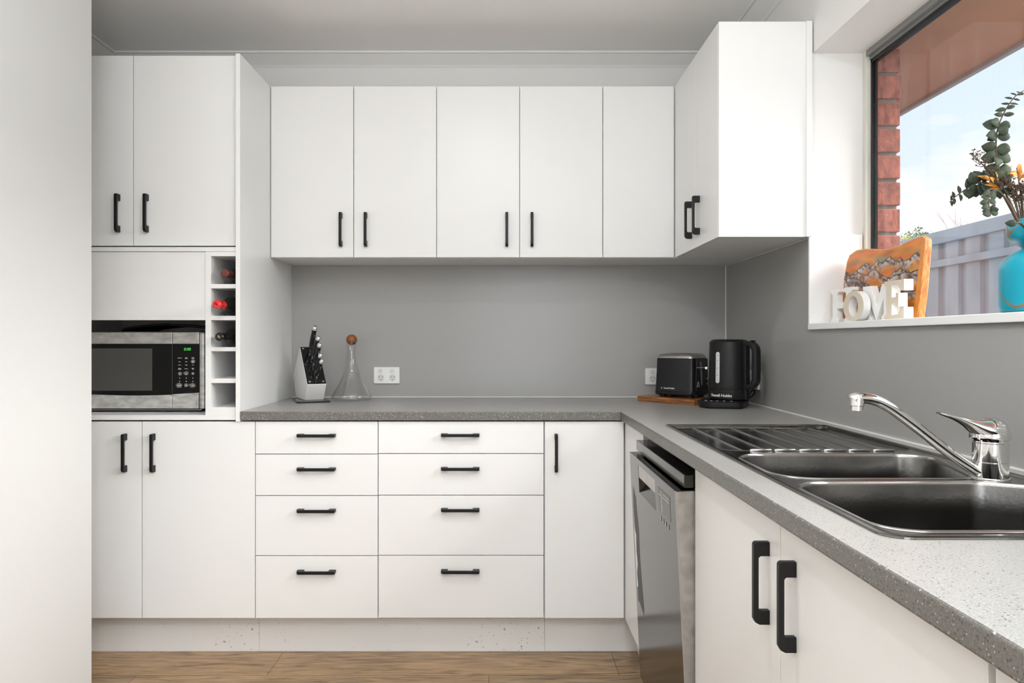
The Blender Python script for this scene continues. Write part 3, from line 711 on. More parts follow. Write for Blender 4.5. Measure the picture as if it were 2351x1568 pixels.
MB().lathe([(.0105, nz_.z+.008), (.0125, nz_.z+.002), (.0125, nz_.z-.010), (.0108, nz_.z-.011), (.0108, nz_.z-.019), (.009, nz_.z-.0195)], (nz_.x+.002, 1.30, 0), seg=24).build('nozzle', M['chrome'], tp, smooth=40)
# cap and lever
zc = ZT+.0755
MB().lathe([(.0325, zc), (.033, zc+.003), (.0325, zc+.010), (.030, zc+.020), (.026, zc+.028), (.020, zc+.0345), (.012, zc+.038), (0, zc+.039)], (TXc-.001, TY, 0), seg=48).build('lever_cap', M['chrome'], tp, smooth=60)
LVR = [(.006, .0135, .0315, .0225), (-.012, .0175, .0305, .0205), (-.028, .0232, .0255, .0148), (-.045, .0305, .020, .0088), (-.065, .0380, .0155, .0052), (-.083, .0432, .0115, .0034), (-.095, .0465, .008, .002)]
lv = cat([(a_+b_*0, b_, 0) for a_, b_, c_, d_ in LVR], 4); lr = cat([(c_, d_, 0) for a_, b_, c_, d_ in LVR], 4)
MB().tube([(TXc+p_.x, TY-.001, zc+p_.y) for p_ in lv], [(q_.x, q_.y) for q_ in lr], 24).build('lever', M['chrome'], tp, smooth=60)

# ------------------------------------------------------------------ dishwasher
dw = thing('dishwasher', 'stainless steel dishwasher with its door slightly ajar', 'dishwasher', (.73, (FY1+NY1)/2, 0))
DY0, DY1 = NY1+.006, FY1-.006
MB().box(.47, WX-.02, DY0+.002, DY1-.002, .03, .842).build('body', M['alu'], dw)
MB().box(.4275, .50, DY0, DY1, .815, .846).build('top_trim', M['dw'], dw, bevel=.0015)
th = math.atan2(.0217, .451)
hz, hx = .10, .4405
wv = Vector((-math.sin(th), 0, math.cos(th))); ov = Vector((-math.cos(th), 0, -math.sin(th)))
Hd = (.808-hz)/math.cos(th); o0 = Vector((hx, 0, hz))
# door panel with a scooped grip, built from pieces around the recess
m = MB(); T = .002
gy0, gy1, ga0, ga1 = 1.905, 2.135, Hd-.100, Hd-.018
def dq(y0, y1, a0, a1, s0, s1): m.obox(o0+wv*a0+ov*s0+Vector((0, y0, 0)), (0, 1, 0), wv, ov, y1-y0, a1-a0, s1-s0)
dq(DY0, gy0, 0, Hd, -T, 0); dq(gy1, DY1, 0, Hd, -T, 0); dq(gy0, gy1, 0, ga0, -T, 0); dq(gy0, gy1, ga1, Hd, -T, 0)
dp = m.build('door', M['dw'], dw)
m = MB(); dq(DY0+.0002, DY0+.002, .0, Hd-.0005, -.045, -.002); dq(DY1-.002, DY1-.0002, 0, Hd-.0005, -.045, -.002); dq(DY0+.002, DY1-.002, .0, .002, -.045, -.002); dq(DY0+.002, DY1-.002, 0, Hd-.002, -.047, -.045)
m.build('door_edge', M['dwside'], dp)
m = MB(); dq(DY0, DY1, Hd-.002, Hd, -.045, -.0021); m.build('door_top', M['dw'], dp)
m = MB(); dq(DY0-.0006, DY0+.0006, .0, Hd, -.0028, .0006); m.build('edge_strip', M['silverhi'], dp)
# grip recess: slanted floor and back
m = MB()
def P(y, a, s): return o0+wv*a+ov*s+Vector((0, y, 0))
bk = .024
m.loft([[P(gy0, ga0, 0), P(gy1, ga0, 0), P(gy1, ga1, 0), P(gy0, ga1, 0)], [P(gy0+.006, ga0+.03, -bk), P(gy1-.006, ga0+.03, -bk), P(gy1-.006, ga1-.004, -bk), P(gy0+.006, ga1-.004, -bk)]], cap_last=True)
m.build('grip_recess', M['dw'], dp)
m = MB(); dq(gy0+.002, gy1-.002, ga0+.046, ga1, -.006, -.0005); m.build('grip_bar', M['steel'], dp)
m = MB(); dq(1.735, 1.865, Hd-.088, Hd-.027, .0001, .0006); pn = m.build('control_panel', mat('grey_display', (.10, .098, .095), .3, .3), dp)
m = MB(); dq(1.825, 1.829, Hd-.086, Hd-.030, .0007, .0010); dq(1.742, 1.818, Hd-.045, Hd-.0435, .0007, .001); dq(1.832, 1.86, Hd-.045, Hd-.0435, .0007, .001)
for k in range(5): dq(1.745+k*.014, 1.751+k*.014, Hd-.038, Hd-.034, .0007, .001)
m.build('panel_print', M['silver'], pn)
for k in range(4):
    m = MB(); dq(1.757+k*.028, 1.764+k*.028, Hd-.112, Hd-.100, .0001, .0012); m.build('button', M['silverhi'], dp, bevel=.0005)
# old peeled sticker patch near the far edge
rnd = random.Random(4)
pl = [(2.235, Hd-.10), (2.20, Hd-.13), (2.19, Hd-.17), (2.175, Hd-.22), (2.18, Hd-.30), (2.165, Hd-.38), (2.145, Hd-.45), (2.155, Hd-.475), (2.215, Hd-.455), (2.24, Hd-.46), (2.245, Hd-.30), (2.235, Hd-.22), (2.25, Hd-.17)]
m = MB(); m.prism([(p[0]+rnd.uniform(-.004, .004), p[1]) for p in pl], o0, (0, 1, 0), wv, ov, .0001, .0004); m.build('sticker_residue', mat('adhesive_residue', (.09, .087, .082), .6, .2), dp)
m = MB(); m.prism([(2.246, Hd-.23), (2.222, Hd-.25), (2.228, Hd-.30), (2.218, Hd-.34), (2.236, Hd-.37), (2.228, Hd-.41), (2.247, Hd-.42)], o0, (0, 1, 0), wv, ov, .0005, .0008); m.build('paper_scrap', M['white'], dp)

# ------------------------------------------------------------------ microwave
MY = 2.72
def mx_(px): return (px-PX)*MY/F
def mz_(py): return CZ-(py-PY)*MY/F
ml = thing('microwave', 'silver and black microwave oven in the white recess', 'microwave', (-1.38, 2.9, sz(953)))
ML, MR = -1.64, mx_(469)
MB().box(ML+.004, MR+.0015, MY+.022, 3.12, mz_(939), mz_(765)).build('casing', M['alu'], ml, bevel=.004)
zt, zg1, zb0 = mz_(762), mz_(790), mz_(939)
xd = mx_(396.5)
def arc_low(x): t = (x-ML)/(MR-ML); return mz_(907.5)+.012*(2*t-1)**2*.9
def strip(x0, x1, top, bot, n=12):
    a = [(x0+(x1-x0)*k/n) for k in range(n+1)]
    return [(x, bot(x)) for x in a]+[(x, top(x)) for x in a[::-1]]
cst = lambda v: (lambda x: v)
dr_ = MB().prism(strip(ML, xd-.0015, cst(zg1), arc_low), (0, 0, 0), (1, 0, 0), (0, 0, 1), (0, 1, 0), MY+.002, MY+.02).build('door', M['glassblk'], ml, bevel=.0008)
MB().prism(strip(ML, xd-.0015, cst(zt), cst(zg1+.0006), 1), (0, 0, 0), (1, 0, 0), (0, 0, 1), (0, 1, 0), MY-.003, MY+.02).build('upper_band', M['silver'], dr_, bevel=.002)
MB().prism(strip(ML, xd-.0015, lambda x: arc_low(x)-.0006, cst(mz_(938))), (0, 0, 0), (1, 0, 0), (0, 0, 1), (0, 1, 0), MY-.006, MY+.02).build('lower_band', M['silver'], dr_, bevel=.002)
MB().box(mx_(160), mx_(349), MY+.0012, MY+.0019, mz_(897), mz_(800)).build('oven_window', M['screen'], dr_)
cp = MB().prism(strip(xd+.0006, mx_(457), cst(zg1), lambda x: mz_(904)+(x-xd)*.055, 2), (0, 0, 0), (1, 0, 0), (0, 0, 1), (0, 1, 0), MY+.002, MY+.02).build('control_panel', M['glassblk'], ml, bevel=.0006)
MB().box(xd+.0006, mx_(457), MY-.003, MY+.02, zg1+.0006, zt).build('upper_cap', M['silver'], ml, bevel=.002)
MB().prism(strip(xd+.0006, mx_(457), lambda x: mz_(904.6)+(x-xd)*.055, cst(mz_(938)), 2), (0, 0, 0), (1, 0, 0), (0, 0, 1), (0, 1, 0), MY-.006, MY+.02).build('lower_cap', M['silver'], ml, bevel=.002)
MB().box(mx_(402), mx_(453), MY-.0075, MY-.0062, mz_(934), mz_(910)).build('door_release', M['silver'], ml, bevel=.0005)
MB().box(mx_(457)+.0004, MR, MY, MY+.02, zb0, zt-.001).build('side_bezel', M['silver'], ml, bevel=.006, seg=3)
MB().box(ML, MR-.012, MY+.0, MY+.02, mz_(942.5), zb0-.0003).build('bottom_lip', M['alu'], ml, bevel=.002)
for fx in (ML+.05, MR-.05):
    for fy in (MY+.06, 3.06): MB().box(fx-.022, fx+.022, fy-.02, fy+.02, sz(953)+.0003, mz_(939)).build('foot', M['blackp'], ml)
tl_ = MB()  # edge highlights built in as thin bright lines along the bands
for z_ in (zt-.0015, zg1+.0012): tl_.box(ML+.004, mx_(456), MY-.0042, MY-.0028, z_-.0008, z_+.0008)
tl_.box(ML+.004, mx_(456), MY-.0072, MY-.0058, mz_(937.5)-.0008, mz_(937.5)+.0008)
tl_.box(xd-.0013, xd-.0001, MY-.002, MY+.003, mz_(937), zt-.001)
tl_.build('edge_highlight', M['silverhi'], ml)
text('display_digits', '0:00', .0155, M['green'], cp, (mx_(430), MY+.0012, mz_(802)), (1, 0, .0), (.12, 0, 1), bold=-.0001)
labs = [(('Time Cook',), ('Time', 'Defrost'), ('Weight', 'Defrost')), (('Power',), ('Clock',), ('Kitchen', 'Timer')), (('Popcorn',), ('Potato',), ('Pizza',)), (('Frozen', 'Vegetable'), ('Beverage',), ('Dinner', 'Plate'))]
ys = [822, 830.5, 838, 846.5]
for r_, row in enumerate(labs):
    for c_, tx in enumerate(row): text('button_text', '\n'.join(tx), .0032, M['print'], cp, (mx_(412+15.3*c_), MY+.0012, mz_(ys[r_])), (1, 0, 0), (0, 0, 1), bold=.00012)
for r_, row in enumerate((('1', '2', '3'), ('4', '5', '6'), ('7', '8', '9'), ('Stop/Clear', '0', 'Start'))):
    for c_, tx in enumerate(row): text('button_text', tx, .0062 if len(tx) == 1 else .0032, M['print'], cp, (mx_(412+15.3*c_), MY+.0012, mz_((858.5, 868, 875.8, 885)[r_])), (1, 0, 0), (0, 0, 1), bold=.0002)
smg = mat('worn_button_patch', (.16, .155, .145), .6, vary=(500, .6, (1, 1, 1)))
rnd = random.Random(12)
for px, py, rx, ry in ((412.5, 858, 5.2, 4.2), (427, 857, 6, 4.8), (442.5, 857.5, 4, 3.2), (411, 885, 7.5, 6), (427, 884.5, 5, 4.2), (441.5, 885, 7.8, 5.6), (443, 830, 5.2, 4.8)):
    k_ = MY/F; pts = [(mx_(px)+rx*k_*(1+rnd.uniform(-.22, .15))*math.cos(2*PI*i/16), mz_(py)+ry*k_*(1+rnd.uniform(-.22, .15))*math.sin(2*PI*i/16)) for i in range(16)]
    MB().prism(pts, (0, 0, 0), (1, 0, 0), (0, 0, 1), (0, 1, 0), MY+.0014, MY+.0019).build('button', smg, cp)
# things lying on the microwave
zc_ = mz_(765)
m = MB(); rnd = random.Random(2); m.box(-1.60, mx_(452), MY+.03, 3.08, zc_+.0005, zc_+.007)
for k in range(60): xx = -1.60+k*.0079; m.tube([(xx, MY+.032, zc_+.004), (xx+rnd.uniform(-.002, .002), MY+.026, zc_+.004), (xx+rnd.uniform(-.003, .003), MY+.018, zc_+.001)], .0016, 5)
tag(m.build('woven_mat', M['cord']), 'dark woven mat with fringe lying on the microwave', 'mat')
m = MB(); n_ = 20; rows = []
for j in range(6):
    yy = MY+.045+j*.055; rows.append([(mx_(266)+(MR+.002-mx_(266))*k/n_, yy, zc_+.0085+max(.0, .0185*math.sin(min(1, k/n_*1.75)*PI/2)-.016*max(0, (k/n_-.5)*2))*.9+.006*math.sin(min(1, k/2.5)*PI/2)) for k in range(n_+1)])
top = rows; m.loft(top, closed=False)
o = m.build('folded_cloth', M['cord'], smooth=60); s_ = o.modifiers.new('t', 'SOLIDIFY'); s_.thickness = .0075; s_.offset = -1 if False else 1
tag(o, 'black folded cloth lying on the mat on top of the microwave', 'cloth')

# ------------------------------------------------------------------ power points
def socket(loc, ux_, n_, label, half=False):
    ux_ = Vector(ux_); n_ = Vector(n_); uz = Vector((0, 0, 1)); loc = Vector(loc)
    o = thing('power_point', label, 'power point', loc, group='white double power points on the splashback')
    w, h = .116, .074
    MB().prism(rpoly([(-w/2, -h/2), (w/2, -h/2), (w/2, h/2), (-w/2, h/2)], .004, 3), loc, ux_, uz, n_, .0, .0095).build('plate', M['white'], o, bevel=.0015)
    for s in (-1, 1):
        c_ = loc+ux_*(s*.0262)
        MB().prism([(.0092*math.cos(2*PI*k/20), .0092*math.sin(2*PI*k/20)) for k in range(20)], c_+uz*.0205-ux_*.002, ux_, uz, n_, .0095, .0135).build('switch', M['white2'], o, bevel=.0006)
        f_ = MB().prism([(.0145*math.cos(2*PI*(k+.5)/12), .0168*math.sin(2*PI*(k+.5)/12)) for k in range(12)], c_-uz*.011, ux_, uz, n_, .0095, .0102).build('socket_face', M['white2'], o)
        m = MB()
        for x_, z_, a in ((-.0068, .005, -30), (.0068, .005, 30), (0, -.0085, 0)):
            ca, sa = math.cos(R(a)), math.sin(R(a)); a_ = ux_*ca+uz*sa; b_ = -ux_*sa+uz*ca
            m.prism([(-.0009, -.0033), (.0009, -.0033), (.0009, .0033), (-.0009, .0033)], c_-uz*.011+ux_*x_+uz*z_, a_, b_, n_, .0103, .0105)
        m.build('pin_slots', M['dark'], f_)
yb = D-.0035
socket((X(888.5, yb), yb, Z(861.5, yb)), (1, 0, 0), (0, -1, 0), 'white double power point on the back splashback right of the decanter')
socket((X(1481, yb)+.058, yb, Z(864, yb)), (1, 0, 0), (0, -1, 0), 'white double power point partly hidden behind the toaster')
yk = F*(WX-.0035)/(1745-PX)
socket((WX-.0035, yk+.06, .99+.013), (0, -1, 0), (-1, 0, 0), 'white double power point on the right wall behind the kettle')

# ------------------------------------------------------------------ knife block
ang = R(28)
u = Vector((math.cos(ang), math.sin(ang), 0)); v = Vector((-math.sin(ang), math.cos(ang), 0)); zu = Vector((0, 0, 1))
B0 = Vector((-.816, 2.987, 0))
kb = thing('knife_block', 'white slanted knife block with black top and black base plate', 'knife block', (B0.x, B0.y, BZ))
a20 = R(21); pu = Vector((math.cos(a20), math.sin(a20), 0)); pv = Vector((-math.sin(a20), math.cos(a20), 0))
MB().prism(rpoly([(0, 0), (.135, 0), (.135, .215), (0, .215)], .006, 3), Vector((-.831, 2.925, BZ+.0003)), pu, pv, zu, 0, .007).build('base_plate', M['blackg'], kb, bevel=.001)
prof = [(0, .9115), (-.045, .979), (.092, 1.132), (.218, 1.009), (.170, .9115)]
MB().prism(prof, B0, v, zu, u, 0, .080).build('block', M['knifew'], kb, bevel=.002)
dirT = Vector((0, 0, 0))+v*.137+zu*.153; Lt = dirT.length; dirT.normalize(); nrm = (-v*.153+zu*.137).normalized()
tf = B0+v*(-.045)+zu*.979
MB().prism([(0.002, .0015), (Lt-.002, .0015), (Lt-.002, .0785), (0.002, .0785)], tf, dirT, u, nrm, .0002, .003).build('top_face', M['blackg'], kb, bevel=.0006)
for a_, b_ in ((.012, .012), (.012, .068), (Lt-.012, .012)):
    q = tf+dirT*a_+u*b_+nrm*.003
    MB().prism([(.0045*math.cos(2*PI*k/16), .0045*math.sin(2*PI*k/16)) for k in range(16)], q, dirT, u, nrm, 0, .0015).build('screw', M['chrome'], kb)
KN = [(.178, .116, .0130, 'largest'), (.136, .100, .0120, 'second largest'), (.098, .100, .0120, 'middle'), (.058, .080, .0100, 'second smallest'), (.026, .080, .0100, 'smallest')]
for a_, l_, r_, w_ in KN:
    q = tf+dirT*a_+u*.040+nrm*.0031
    lean = (nrm*.74+zu*.42+u*(.05 if w_ == 'largest' else .15)).normalized()
    k_ = thing('kitchen_knife', w_+' black-handled knife in the block, counted by size from the top', 'knife', q, group='knives in the block')
    k_['label'] = {'largest': 'black-handled knife standing highest at the back of the block', 'second largest': 'second black-handled knife from the top of the block', 'middle': 'middle of the five black-handled knives in the block', 'second smallest': 'small knife second from the front of the block', 'smallest': 'small knife lowest at the front of the block'}[w_]
    MB().tube([q, q+lean*.018], [(r_*.45, r_*.75), (r_*.5, r_*.95)], 14, up=dirT).build('bolster', M['chrome'], k_, smooth=50)
    hs = [q+lean*(.018+l_*t)+nrm*(-.004*math.sin(t*PI)) for t in (0, .12, .3, .5, .68, .80)]
    MB().tube(hs, [(r_*.60, r_*.9), (r_*.72, r_*1.0), (r_*.80, r_*1.1), (r_*.78, r_*1.05), (r_*.74, r_*.95), (r_*.76, r_*1.0)], 14, up=dirT).build('handle', M['blackp'], k_, smooth=50)
    e0 = hs[-1]; MB().tube([e0, e0+lean*.006, e0+lean*.012, e0+lean*.016, e0+lean*.018], [(r_*.78, r_*1.03), (r_*.86, r_*1.08), (r_*.78, r_*.98), (r_*.5, r_*.65), (r_*.1, r_*.15)], 14, up=dirT).build('end_cap', M['chrome'], k_, smooth=60)
    sd = lean.cross(dirT).normalized()
    MB().tube([p-dirT*r_*.97 for p in hs[1:5]], .0012, 6).build('tang', M['chrome'], k_, smooth=60)
    MB().tube([p+dirT*r_*.97 for p in hs[1:5]], .0012, 6).build('tang', M['chrome'], k_, smooth=60)

# ------------------------------------------------------------------ decanter
dcx, dcy = X(807.5, 3.11), 3.11
dc = thing('decanter', 'clear glass conical decanter with a wooden ball stopper', 'decanter', (dcx, dcy, BZ))
s6 = 3.12/F
pr = [(0, .9050), (.060, .9050), (.0835, .9065), (.0868, .913), (.086, .921)]
for yy, hw in ((1200, 272), (1150, 248), (1075, 205), (1000, 163), (940, 137), (880, 113), (830, 95), (780, 79), (720, 65), (650, 57), (600, 56), (550, 58), (480, 68), (430, 82), (398, 91)):
    pr.append((hw/6.53*s6, CZ-(720+yy/6.53-783)*s6))
outer_ = [(max(r, 0), z) for r, z in pr]
t_ = .0022; inner_ = [(max(r-t_, 0), z) for r, z in pr[::-1] if z > .915]+[(.080, .9105), (.058, .9085), (0, .9085)]
M['glass'] = mat('clear_glass', (1, 1, 1), .0, 0, trans=1, ior=1.45)
MB().lathe(outer_+inner_, (dcx, dcy, 0), seg=64, cap=False).build('vessel', M['thin'], dc, smooth=60)
bc = at(807.5, 780, 3.11); rb_ = .0232
MB().lathe([(rb_*math.sin(PI*k/20), bc.z-rb_*math.cos(PI*k/20)) for k in range(21)], (dcx, dcy, 0), seg=32, cap=False).build('ball_stopper', M['ball'], dc, smooth=80)
MB().box(dcx+.0045, dcx+.0195, dcy-.0265, dcy-.0255, bc.z-.020, bc.z-.0115).build('maker_tag', M['blackp'], dc)
MB().box(dcx+.006, dcx+.0075, dcy-.0268, dcy-.0266, bc.z-.019, bc.z-.0125).build('tag_mark', M['print'], dc)

# ------------------------------------------------------------------ toaster, board
bu = Vector((.762-.580, 2.834-3.06, 0)); bl = bu.length; bu.normalize(); bv = Vector((-bu.y, bu.x, 0))
bo = Vector((.580, 3.06, 0))
cb = thing('wooden_board', 'brown wooden serving board lying under the toaster', 'board', (bo.x+.15, bo.y, BZ), math.atan2(bu.y, bu.x))
MB().prism(rpoly([(0, 0), (bl, 0), (bl, .17), (0, .17)], .004, 3), bo+zu*(BZ+.0003), bu, bv, zu, 0, .0215).build('board', M['wood'], cb, bevel=.002)
tu = Vector((.757, -.653, 0)); tv = Vector((.653, .757, 0)); to = Vector((.636, 3.005, 0)); TB = BZ+.0218+.010
ts = thing('toaster', 'black two-slice toaster with steel top on the wooden board', 'toaster', (to.x+.13, to.y, BZ+.0218))
TL, TW, TH = .182, .155, 1.108-TB
def tl(k0, k1, z, r=.022):   # rounded footprint inset k0 (length) k1 (width)
    return [tuple(to+tu*p[0]+tv*p[1]+zu*z) for p in rpoly([(k0, k1), (TL-k0, k1), (TL-k0, TW-k1), (k0, TW-k1)], max(.004, r), 5)]
zm = TB+.152
MB().loft([tl(.006, .006, TB), tl(.001, .001, TB+.004), tl(0, 0, TB+.012), tl(.002, .002, TB+.0165)], cap_first=True, cap_last=True).build('base', M['blackp'], ts, smooth=40)
MB().loft([tl(.0015, .0015, TB+.017), tl(.0025, .004, TB+.05), tl(.004, .0075, TB+.10), tl(.005, .009, zm)], cap_first=True, cap_last=True).build('body', mat('black_steel', (.018, .018, .020), .28, .5), ts, smooth=40)
MB().loft([tl(.0046, .0086, zm+.0003), tl(.0055, .0095, zm+.004), tl(.009, .014, zm+.011), tl(.015, .021, zm+.0165), tl(.024, .032, zm+.0185)], cap_first=True, cap_last=True).build('steel_top', mat('toaster_steel', (.62, .61, .59), .3, 1), ts, smooth=40)
for k in (0, 1):
    m = MB(); m.obox(to+tu*.035+tv*(.045+.042*k)+zu*(zm+.0186), tu, tv, zu, TL-.07, .024, .0006); m.build('bread_slot', M['dark'], ts)
for a_, b_ in ((.02, .02), (TL-.04, .02), (.02, TW-.04), (TL-.04, TW-.04)):
    m = MB(); m.obox(to+tu*a_+tv*b_+zu*(BZ+.0222), tu, tv, zu, .022, .022, .0096); m.build('foot', M['blackp'], ts)
# black end cover with lever slot
ef = to+tu*(TL+.0004)
m = MB(); m.prism([(.022, TB+.018), (TW-.022, TB+.018), (TW-.026, zm-.003), (.026, zm-.003)], ef-tu*.002, tv, zu, tu, 0, .0022); m.build('end_cover', M['blackg'], ts)
def eslab(a0, a1, z0, z1, mt, name, s0=.0, s1=.0012, sk=0):
    m = MB(); m.prism([(a0, z0), (a1, z0), (a1+sk, z1), (a0+sk, z1)], ef, tv, zu, tu, s0, s1); return m.build(name, mt, ts)
eslab(.070, .0715, TB+.04, TB+.134, M['silverhi'], 'slot_trim', .0002, .0016, -.010); eslab(.0775, .080, TB+.042, TB+.134, M['silverhi'], 'slot_trim', .0002, .0016, -.010)
eslab(.060, .0705, TB+.134, TB+.1375, M['silverhi'], 'slot_trim', .0002, .0016)
lq = ef+tv*.066+zu*(TB+.113)
m = MB(); m.tube([lq, lq+tu*.026], .0028, 12); m.tube([lq+tu*.026-tv*.008, lq+tu*.026+tv*.014], .0052, 12); m.build('lever', M['chrome'], ts, smooth=50)
for z_, r_ in ((.066, .0065), (.045, .0038)):
    q = ef+tv*.122+zu*(TB+z_); m = MB(); m.tube([q, q+tu*.004], r_, 16); m.build('knob', M['silverhi'], ts, smooth=50)
tri = [(.030, TB+.036), (.052, TB+.036), (.041, TB+.058)]
for i in range(3):
    a_, b_ = tri[i], tri[(i+1) % 3]; m = MB(); m.tube([ef+tv*a_[0]+zu*a_[1]+tu*.0006, ef+tv*b_[0]+zu*b_[1]+tu*.0006], .0006, 4); m.build('warning_sign', M['print'], ts)
text('brand_text', 'Russell Hobbs', .0085, M['print'], ts, to+tu*.073+tv*(-.0004+.0022)+zu*(TB+.028), tu, zu, bold=.00012)
text('brand_text', 'R', .0085, M['print'], ts, to+tu*.039+tv*(.0018)+zu*(TB+.028), tu, zu, bold=.00012)

# ------------------------------------------------------------------ kettle and base
KX, KYy = .880, 2.775
kbse = thing('kettle_base', 'black power base with silver buttons under the kettle', 'kettle base', (KX-.015, KYy, BZ))
ka = R(-24); k1 = Vector((math.cos(ka), math.sin(ka), 0)); k2 = Vector((-math.sin(ka), math.cos(ka), 0)); ko = Vector((KX-.017, KYy-.0, 0))
kf = rpoly([(-.088, -.066), (-.05, -.106), (.075, -.078), (.088, .075), (-.088, .075)], [.028, .030, .030, .035, .035], 6)
def kloop(d_, z): return [tuple(ko+k1*p[0]+k2*p[1]+zu*z) for p in offs(kf, d_)]
MB().loft([kloop(-.004, BZ+.0004), kloop(-.001, BZ+.004), kloop(0, BZ+.008), kloop(0, BZ+.024), kloop(-.003, BZ+.0275), kloop(-.008, BZ+.0285)], cap_first=True, cap_last=True).build('base', M['blackm'], kbse, smooth=40)
for bx_, by_ in ((-.056, -.089), (-.037, -.0875), (-.016, -.0835), (.008, -.0785), (.034, -.0735)):
    q = ko+k1*bx_+k2*by_+zu*(BZ+.0286)
    m = MB(); m.prism([(.0068*math.cos(2*PI*i/16), .0044*math.sin(2*PI*i/16)) for i in range(16)], q, k1, k2, zu, 0, .0014); m.build('button', M['silverhi'], kbse)
cq = Vector((X(1716, 2.85), 2.85, BZ+.025))
MB().tube(cat([cq, cq+Vector((.012, .0, .025)), cq+Vector((.028, .01, .034)), cq+Vector((.033, .02, .018)), cq+Vector((.026, .05, .0)), cq+Vector((.03, .1, -.017))], 5), .0034, 10).build('cord', M['cord'], kbse, smooth=60)
kt = thing('electric_kettle', 'matt black electric kettle with white water gauge standing on its base', 'kettle', (KX, KYy, BZ+.029))
z0 = BZ+.030
def kr(z): t = (z-z0)/.232; return .0765-.0045*t
zz1 = z0+.040
MB().lathe([(.070, z0), (.0755, z0+.003), (.0768, z0+.008), (.0764, zz1), (.0752, zz1+.001)], (KX, KYy, 0), seg=64).build('lower_band', M['blackm'], kt, smooth=40)
zt_ = CZ+4.2/F*KYy
MB().lathe([(.0755, zz1+.0012), (.0758, zz1+.003), (kr(1.0), 1.0), (.0722, zt_-.013), (.0718, zt_-.0105), (.069, zt_-.0095)], (KX, KYy, 0), seg=64).build('body', M['blackm'], kt, smooth=40)
MB().lathe([(.070, zt_-.0093), (.068, zt_-.0065), (.064, zt_-.003), (.055, zt_-.0008), (.03, zt_), (0, zt_)], (KX, KYy, 0), seg=64, cap=False).build('lid', M['blackp'], kt, smooth=40)
# gauge (strip following the wall)
m = MB(); ga = R(220); zc0, zc1 = Z(880, 2.72), Z(808, 2.72); wg = .0080; loop_ = []
for i in range(24):
    t = 2*PI*i/24; a_ = wg*math.cos(t); h = (zc1-wg if math.sin(t) > 0 else zc0+wg)+wg*math.sin(t)
    loop_.append((a_, h))
def gp(a_, h, e): an = ga+a_/.074; r_ = kr(h)+e; return (KX+r_*math.cos(an), KYy+r_*math.sin(an), h)
m.loft([[gp(a_, h, -.001) for a_, h in loop_], [gp(a_, h, .0022) for a_, h in loop_], [gp(a_*.8, zc0+(h-zc0)*.985+.0006, .0028) for a_, h in loop_]], cap_last=True)
m.build('water_gauge', mat('frosted_gauge', (.55, .56, .55), .35), kt, smooth=40)
m = MB()
for h in (.25, .48, .72, .88):
    z_ = zc0+(zc1-zc0)*h; m.loft([[gp(-.0035, z_, .0031), gp(.0035, z_, .0031)], [gp(-.0035, z_+.0012, .0031), gp(.0035, z_+.0012, .0031)]], closed=False)
m.build('gauge_mark', M['dark'], kt)
# handle
ha = R(-52); hr = Vector((math.cos(ha), math.sin(ha), 0)); hc = Vector((KX, KYy, 0))
hz0, hz1 = Z(889, 2.70), Z(789, 2.70)
path = rpoly([(.060, hz0), (.118, hz0), (.118, hz1), (.060, hz1)], [0, .034, .030, 0], 8)
pts = [hc+hr*p[0]+zu*p[1] for p in path]
sd = hr.cross(zu)
m = MB(); m.loft([[p_+sd*a_+n2*b_ for a_, b_ in ((-.014, -.010), (-.0175, 0), (-.014, .010), (.014, .010), (.0175, 0), (.014, -.010))] for p_, n2 in
    [(pts[i], sd.cross((pts[min(i+1, len(pts)-1)]-pts[max(i-1, 0)]).normalized())) for i in range(len(pts))]], cap_first=True, cap_last=True)
m.build('handle', M['blackp'], kt, smooth=50)
m = MB(); m.obox(hc+hr*.060-sd*.014+zu*(z0+.002), hr, sd, zu, .024, .028, hz1-z0+.0); m.build('handle_spine', M['blackp'], kt, bevel=.003)
m = MB(); m.obox(hc+hr*.098-sd*.008+zu*(hz1+.007), hr, sd, zu, .014, .016, .006); m.build('switch', M['blackp'], kt, bevel=.002)
text('brand_text', 'Russell Hobbs', .0148, M['print'], kt, (0, 0, z0+.018), (1, 0, 0), (0, 0, 1), bend=(KX, KYy, .0767, R(229)), bold=.0003)
# spout at the far side
m = MB(); sv = -hr; m.prism([(-.018, 0), (.018, 0), (0, .016)], hc+sv*.070+zu*(zt_-.045), sd, sv, zu, 0, .033); m.build('spout', M['blackm'], kt, bevel=.002)

# ------------------------------------------------------------------ sill: painted board
SZ = 1.2154
ca = thing('painted_board', 'live-edge wooden board painted with snowy mountains leaning on the window', 'artwork', (1.14, 2.17, SZ))
# board plane: s runs from far end (s=0) to near end, t up; leans slightly towards the glass
bA = Vector((1.100, 2.330, SZ+.0005)); bB = Vector((1.100, 1.900, SZ+.0005)); bs = (bB-bA); BLn = bs.length; bs.normalize()
bt_ = Vector((.115, 0, 1)).normalized(); bn = bs.cross(bt_)*1.0
if bn.x > 0: bn = -bn
def bpx(px, py):       # photo outline point -> (s, t) on the plane of the board
    d = Vector(((px-PX)/F, 1, -(py-PY)/F)); o_ = Vector((0, 0, CZ)); k_ = (bA-o_).dot(bn)/d.dot(bn); p = o_+d*k_-bA
    return (p.dot(bs), p.dot(bt_))
ol = [bpx(*p) for p in ((1935, 668), (1937, 640), (1941, 618), (1944, 600), (1950, 585), (1965, 574), (1985, 570.5), (2005, 571), (2022, 572.5), (2045, 570), (2062, 564), (2080, 555), (2100, 546), (2115, 541.5), (2122.5, 547), (2123, 565), (2120, 600), (2117, 640), (2112, 690), (2106, 731))]
ol = [(s_, max(t_, 0)) for s_, t_ in ol]
smax = ol[-1][0]; ol[-1] = (smax, 0)
ol = [(ol[0][0]+.004, 0)]+ol
bth = .020
